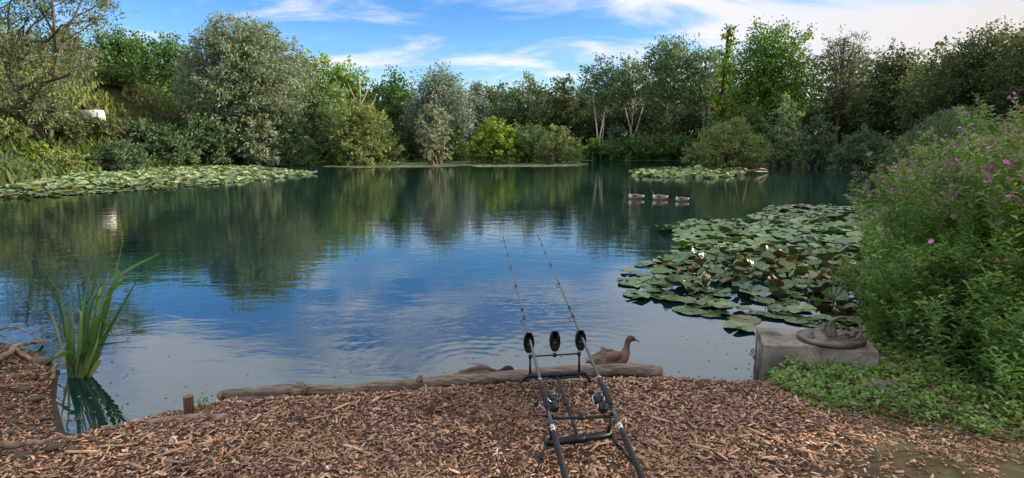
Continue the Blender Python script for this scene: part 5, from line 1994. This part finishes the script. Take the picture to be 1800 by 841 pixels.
    for q in (rl, rr):
        # U shaped rear rest
        th = np.linspace(math.pi * 1.05, math.pi * 1.95, 10)
        pt('rod_rest', [q + np.array([0.022 * math.cos(a), 0, 0.022 * math.sin(a)]) for a in th], 0.007, 8)
    # ---- rods
    for R, F, lb, roll, mir in rods:
        t, s, u = frame_of(R, F)
        L0 = np.linalg.norm(F - R)
        o = R + u * 0.002
        bb = R - t * 0.55
        rb = np.array([bb[0], bb[1], bb[2]])
        rod = thing('fishing_rod', lb, 'fishing rod', tuple(rb), 'fishing rods on the pod')
        P = lambda d, x=0.0, z=0.0: R + t * d + s * x + u * z - rb
        # tip sags a little under its own weight: follow a gentle curve
        tip = 3.10
        sag = lambda d: -0.012 * max(0.0, (d - 1.2) / 1.9) ** 2
        ds = [-0.17, 0.0, 0.45, 1.0, 1.55, 2.2, 2.7, tip]
        part('blank', tube(np.array([P(d, 0, sag(d)) for d in ds]), [0.0115, 0.0112, 0.0102, 0.0086, 0.0068, 0.0046, 0.0032, 0.0018], 12), M['carbon'], rod, True)
        part('butt_grip', tube(np.array([P(-0.55), P(-0.54), P(-0.19), P(-0.165)]), [0.012, 0.0165, 0.0165, 0.0125], 14), M['duplon'], rod, True)
        part('butt_blank', tube(np.array([P(-0.168), P(0.10)]), [0.0124, 0.0122], 12), M['carbon'], rod, True)
        for d in (-0.15, -0.128, -0.112):
            part('white_band', tube(np.array([P(d), P(d + (0.012 if d < -0.12 else 0.005))]), 0.0130, 12), M['white'], rod)
        part('reel_seat', tube(np.array([P(0.06), P(0.075), P(0.15), P(0.24), P(0.25)]), [0.0125, 0.0165, 0.0155, 0.0185, 0.0125], 14), M['duplon'], rod, True)
        part('seat_thread', tube(np.array([P(0.25), P(0.255), P(0.33), P(0.335)]), [0.0125, 0.0148, 0.0148, 0.0115], 14), M['black_metal'], rod)
        part('winding_check', tube(np.array([P(0.335), P(0.35)]), 0.0135, 12), M['chrome'], rod)
        part('joint_collar', tube(np.array([P(1.28), P(1.33)]), 0.0098, 12), M['black_metal'], rod)
        for d, r in ((1.17, 0.021), (1.78, 0.016), (2.22, 0.012), (2.55, 0.009), (2.80, 0.0075), (2.97, 0.006), (tip, 0.005)):
            th = np.linspace(0, 2 * math.pi, 22)
            c = -r - 0.006
            ring = np.array([P(d, r * math.cos(a) - 0.25 * r * mir, sag(d) + c + r * math.sin(a)) for a in th])
            g = part('guide_ring', tube(ring, 0.0022 if r > 0.01 else 0.0016, 7), M['plastic'], rod, True)
            part('guide_foot', tube(np.array([P(d - 0.035, 0, sag(d) - 0.004), P(d - 0.006, 0, sag(d) - 0.010), P(d, -0.25 * r, sag(d) - 0.008), P(d + 0.03, 0, sag(d) - 0.004)]), 0.0022, 6), M['plastic'], g)
            part('whipping', tube(np.array([P(d - 0.04, 0, sag(d - .04)), P(d + 0.04, 0, sag(d + .04))]) if d < tip else np.array([P(d - 0.04, 0, sag(d)), P(d, 0, sag(d))]), float(np.interp(d, ds, [0.0115, 0.0112, 0.0102, 0.0086, 0.0068, 0.0046, 0.0032, 0.0018])) + 0.0007, 10), M['plastic'], rod)
        reel({'e': rod, 'o': rb}, R + t * 0.17, t, s, u, roll, mir)


build_rods()

# ------------------------------------------------------------------ birds
def loft(pts, n=18, k=6, sub=None):
    """pts: (x, z, half width, half height); a body along a curved spine in the x-z plane"""
    A = np.asarray(pts, float)
    A = spline(A, k)
    P = np.stack([A[:, 0], np.zeros(len(A)), A[:, 1]], 1)
    T = unit(np.gradient(P, axis=0))
    Nn = np.stack([-T[:, 2], np.zeros(len(A)), T[:, 0]], 1)
    th = np.arange(n) * 2 * math.pi / n
    rx, rz = np.maximum(A[:, 2], 0.002), np.maximum(A[:, 3], 0.002)
    V = (P[:, None] + np.array([0, 1.0, 0])[None, None] * (np.cos(th)[None] * rx[:, None])[..., None] + Nn[:, None] * (np.sin(th)[None] * rz[:, None])[..., None]).reshape(-1, 3)
    kk = np.arange(len(A) - 1)[:, None] * n
    j = np.arange(n)[None]
    F = np.stack([kk + j, kk + (j + 1) % n, kk + n + (j + 1) % n, kk + n + j], -1).reshape(-1, 4)
    V = np.vstack([V, P[0], P[-1]])
    jj = np.arange(n)
    b = (len(A) - 1) * n
    F3 = np.concatenate([np.stack([np.full(n, len(V) - 2), (jj + 1) % n, jj], -1), np.stack([np.full(n, len(V) - 1), b + jj, b + (jj + 1) % n], -1)])
    return V, [F, F3]


def feather_rows(side, rows, c):
    """overlapping feathers over the flank: each a small pointed scale"""
    V, F, C = [], [], []
    n = 0
    rs = np.random.RandomState(4 + side)
    for (x, y, z, L, W, dz) in rows:
        d = unit(np.array([-1.0, 0.05 * side, dz]))
        s = np.array([0, 0.45 * side, -0.9])
        nrm = np.array([0, side * 0.9, 0.45])
        p = np.array([x, y * side, z])
        q = [p, p + d * L * 0.35 + s * W * 0.5 + nrm * 0.003, p + d * L + nrm * 0.001, p + d * L * 0.35 - s * W * 0.5 + nrm * 0.004]
        V += q
        F.append([n, n + 1, n + 2, n + 3])
        n += 4
        cc = np.array(c[rs.randint(len(c))]) * rs.uniform(0.8, 1.2)
        C += [cc * 1.0, cc, np.array(c[0]) * 1.35, cc]
    return np.array(V), np.array(F), np.array(C)


def bird(name, label, cat, loc, rz, L, spine, bill, cols, head_pts, group=None, neck_start=None, roll=0.0):
    root = thing(name, label, cat, loc, group, rz)
    root.scale = (L, L, L)
    A = np.asarray(spine, float)
    V, F = loft(A)
    n = len(V)
    # plumage by region of the body
    rs = np.random.RandomState(12)
    back, breast, belly, neck, head, rump = [np.array(c) for c in cols[:6]]
    x, z = V[:, 0], V[:, 2]
    w_neck = sstep(z + 0.55 * (x - 0.3), 0.26, 0.36)[:, None]
    w_head = sstep(z, 0.40, 0.46)[:, None] if neck_start is None else sstep(z, neck_start, neck_start + 0.05)[:, None]
    w_breast = sstep(x, 0.12, 0.30)[:, None]
    w_rump = sstep(-x, 0.40, 0.48)[:, None]
    w_belly = sstep(-z, -0.10, -0.02)[:, None]
    c = back * (1 - w_breast) + breast * w_breast
    c = c * (1 - w_belly) + belly * w_belly
    c = c * (1 - w_rump) + rump * w_rump
    c = c * (1 - w_neck) + neck * w_neck
    c = c * (1 - w_head) + head * w_head
    mot = fbm(x * 38 + 3, z * 60 + V[:, 1] * 30 + 9, 3)[:, None]
    c = c * (0.55 + 0.95 * mot)
    link('body', make_mesh('body', V, F, c, smooth=True), M['plumage'], root)
    # folded wings: lofted plates over the flanks, with feather rows
    for side in (-1, 1):
        wp = [(0.20, 0.19, 0.015, 0.03), (0.10, 0.205, 0.045, 0.075), (-0.05, 0.205, 0.05, 0.085), (-0.22, 0.20, 0.04, 0.06), (-0.38, 0.195, 0.022, 0.03), (-0.50, 0.20, 0.006, 0.008)]
        v, f = loft(wp, 10, 5)
        v[:, 1] = v[:, 1] + side * np.interp(v[:, 0], [-0.5, -0.3, 0.0, 0.2], [0.035, 0.11, 0.155, 0.10])
        cw = np.array(cols[0])[None] * (0.5 + 0.95 * fbm(v[:, 0] * 30, v[:, 2] * 46 + side, 3)[:, None])
        w = link('wing', make_mesh('wing', v, f, cw, smooth=True), M['plumage'], root)
        rows = []
        for r in range(4):
            for k in range(8):
                xx = 0.16 - k * 0.072 - r * 0.02
                zz = 0.245 - r * 0.037 - 0.01 * abs(k - 3)
                yy = float(np.interp(xx, [-0.5, -0.3, 0.0, 0.2], [0.055, 0.135, 0.195, 0.125])) * (0.72 + 0.10 * r)
                rows.append((xx, yy, zz, 0.12, 0.05, 0.05))
        v, f, cc = feather_rows(side, rows, [cols[0], cols[6], cols[7]] if len(cols) > 7 else [cols[0], cols[1], cols[5]])
        link('wing_feathers', make_mesh('wing_feathers', v, f, cc), M['plumage'], w)
    v, f = loft(bill[0], 10, 4)
    link('bill', make_mesh('bill', v, f, np.tile(np.array(bill[1]), (len(v), 1)), smooth=True), M['plumage'], root)
    ex, ez, ey = head_pts
    for side in (-1, 1):
        v, f = tube(np.array([[ex, ey * side * 0.8, ez], [ex, ey * side, ez], [ex, ey * side * 1.06, ez]]), [0.012, 0.012, 0.004], 8)
        link('eye', MB().add(v, f).mesh('eye', smooth=True), M['plastic'], root)
    # tail
    tv, tf = [], []
    mb = MB()
    for k in range(5):
        a = (k - 2) * 0.16
        q = np.array([[-0.40, 0.04 * (k - 2), 0.165], [-0.50, 0.05 * (k - 2) + 0.02, 0.185], [-0.585 + 0.015 * abs(k - 2), 0.06 * (k - 2), 0.205], [-0.50, 0.05 * (k - 2) - 0.02, 0.188 + 0.003 * k]])
        mb.add(q, np.array([[0, 1, 2, 3]]), np.array(cols[5]))
    link('tail', mb.mesh('tail'), M['plumage'], root)
    return root


M['plumage'] = attr_mat('plumage', 0.65, 0.3, grain=0.35, gscale=55.0)

DUCK_COLS = [lin(120, 92, 72), lin(134, 102, 78), lin(110, 88, 70), lin(112, 90, 74), lin(84, 68, 58), lin(150, 118, 92), lin(78, 58, 46), lin(150, 116, 86)]
# unit length bird: x from -0.5 (tail) to +0.5
DUCK = [(-0.54, 0.20, 0.03, 0.012), (-0.44, 0.165, 0.10, 0.06), (-0.28, 0.12, 0.17, 0.13), (-0.05, 0.10, 0.20, 0.165), (0.15, 0.10, 0.185, 0.165), (0.27, 0.13, 0.14, 0.135), (0.335, 0.20, 0.092, 0.10), (0.36, 0.28, 0.062, 0.068),
        (0.375, 0.36, 0.052, 0.056), (0.395, 0.43, 0.058, 0.060), (0.435, 0.475, 0.064, 0.062), (0.485, 0.475, 0.058, 0.056), (0.53, 0.455, 0.040, 0.038), (0.548, 0.447, 0.022, 0.022)]
DUCK_BILL = [(0.535, 0.452, 0.030, 0.026), (0.58, 0.43, 0.028, 0.016), (0.63, 0.408, 0.033, 0.011), (0.672, 0.392, 0.024, 0.006)]
# the second duck looks away with its head low
DUCK_LOW = [(-0.54, 0.20, 0.03, 0.012), (-0.44, 0.165, 0.10, 0.06), (-0.28, 0.12, 0.17, 0.13), (-0.05, 0.10, 0.20, 0.165), (0.15, 0.10, 0.185, 0.165), (0.29, 0.12, 0.14, 0.13), (0.37, 0.17, 0.085, 0.09), (0.42, 0.215, 0.065, 0.065),
            (0.47, 0.245, 0.066, 0.064), (0.52, 0.25, 0.066, 0.062), (0.57, 0.235, 0.056, 0.052), (0.60, 0.22, 0.03, 0.03)]
GOOSE = [(-0.54, 0.20, 0.03, 0.014), (-0.44, 0.165, 0.10, 0.07), (-0.28, 0.13, 0.16, 0.13), (-0.05, 0.11, 0.19, 0.165), (0.15, 0.11, 0.175, 0.16), (0.26, 0.14, 0.13, 0.13), (0.315, 0.21, 0.075, 0.08), (0.33, 0.31, 0.048, 0.050),
         (0.335, 0.42, 0.040, 0.042), (0.345, 0.53, 0.039, 0.042), (0.375, 0.60, 0.046, 0.048), (0.425, 0.615, 0.046, 0.044), (0.46, 0.60, 0.030, 0.030)]
GOOSE_BILL = [(0.455, 0.602, 0.026, 0.026), (0.50, 0.588, 0.020, 0.016), (0.54, 0.575, 0.012, 0.007)]
GOOSE_COLS = [lin(122, 104, 94), lin(206, 196, 182), lin(170, 156, 142), lin(26, 25, 25), lin(24, 24, 24), lin(226, 222, 214), lin(116, 100, 90), lin(196, 184, 170)]


def build_birds():
    p = on_z(1073, 641, 0.0)
    bird('duck', 'brown mottled duck swimming right just behind the log, neck raised', 'duck', (p[0], p[1], -0.01), math.radians(24), 0.47, DUCK, (DUCK_BILL, lin(74, 66, 54)), DUCK_COLS, (0.475, 0.495, 0.058), 'brown ducks behind the log')
    p = on_depth(848, 660, 4.86)
    bird('duck', 'brown duck with a dark head mostly hidden behind the log left of the rods', 'duck', (p[0], p[1], -0.03), math.radians(6), 0.44, DUCK_LOW,
         ([(0.59, 0.222, 0.03, 0.026), (0.63, 0.20, 0.028, 0.016), (0.67, 0.18, 0.03, 0.011), (0.70, 0.165, 0.02, 0.006)], lin(60, 54, 46)), DUCK_COLS[:4] + [lin(44, 40, 36)] + DUCK_COLS[5:], (0.54, 0.262, 0.060), 'brown ducks behind the log', neck_start=0.2)
    for px, py, lb, a in ((1116, 348, 'leftmost of three geese swimming left in a line', 176), (1158, 349, 'middle one of three geese swimming left in a line', 184), (1197, 352, 'rearmost and rightmost of three geese swimming left', 180)):
        p = on_z(px, py + 2, 0.0)
        neck = {1116: GOOSE, 1158: [q if q[1] < 0.2 else (q[0] + 0.25 * (q[1] - 0.2), 0.2 + 0.72 * (q[1] - 0.2), q[2], q[3]) for q in GOOSE], 1197: GOOSE}[px]
        bird('goose', lb, 'goose', (p[0], p[1], 0.0), math.radians(a), 0.66 if px < 1190 else 0.55, neck, ([(b_[0] + 0.105, b_[1] - 0.115, b_[2], b_[3]) for b_ in GOOSE_BILL] if px == 1158 else GOOSE_BILL, lin(30, 30, 30)), GOOSE_COLS, (0.42, 0.63, 0.044) if px != 1158 else (0.525, 0.51, 0.044), 'geese on the lake', neck_start=0.3)


build_birds()

# ------------------------------------------------------------------ bits floating along the margin
def build_debris():
    rs = np.random.RandomState(90)
    n = 260
    P = []
    while len(P) < n:
        px, py = rs.uniform(90, 1330), rs.uniform(560, 740)
        q = on_z(px, py)
        d = -float(shore_sd(np.array([q[0]]), np.array([q[1]]))[0])
        if 0.02 < d < 0.9 and rs.rand() < math.exp(-d * 3.0):
            P.append(q[:2])
    P = np.array(P)
    V, F, C = small_pads(rs, P, rs.uniform(0.004, 0.014, n), rs.uniform(0.003, 0.005, n), 0.08, lin(150, 132, 96), lin(70, 62, 40), n=6, cup=0.1)
    o = link('floating_debris', make_mesh('floating_debris', V, F, C), M['pad_mass'])
    tag(o, 'small leaves and bits of wood floating along the near margin', 'debris', kind='stuff')


build_debris()
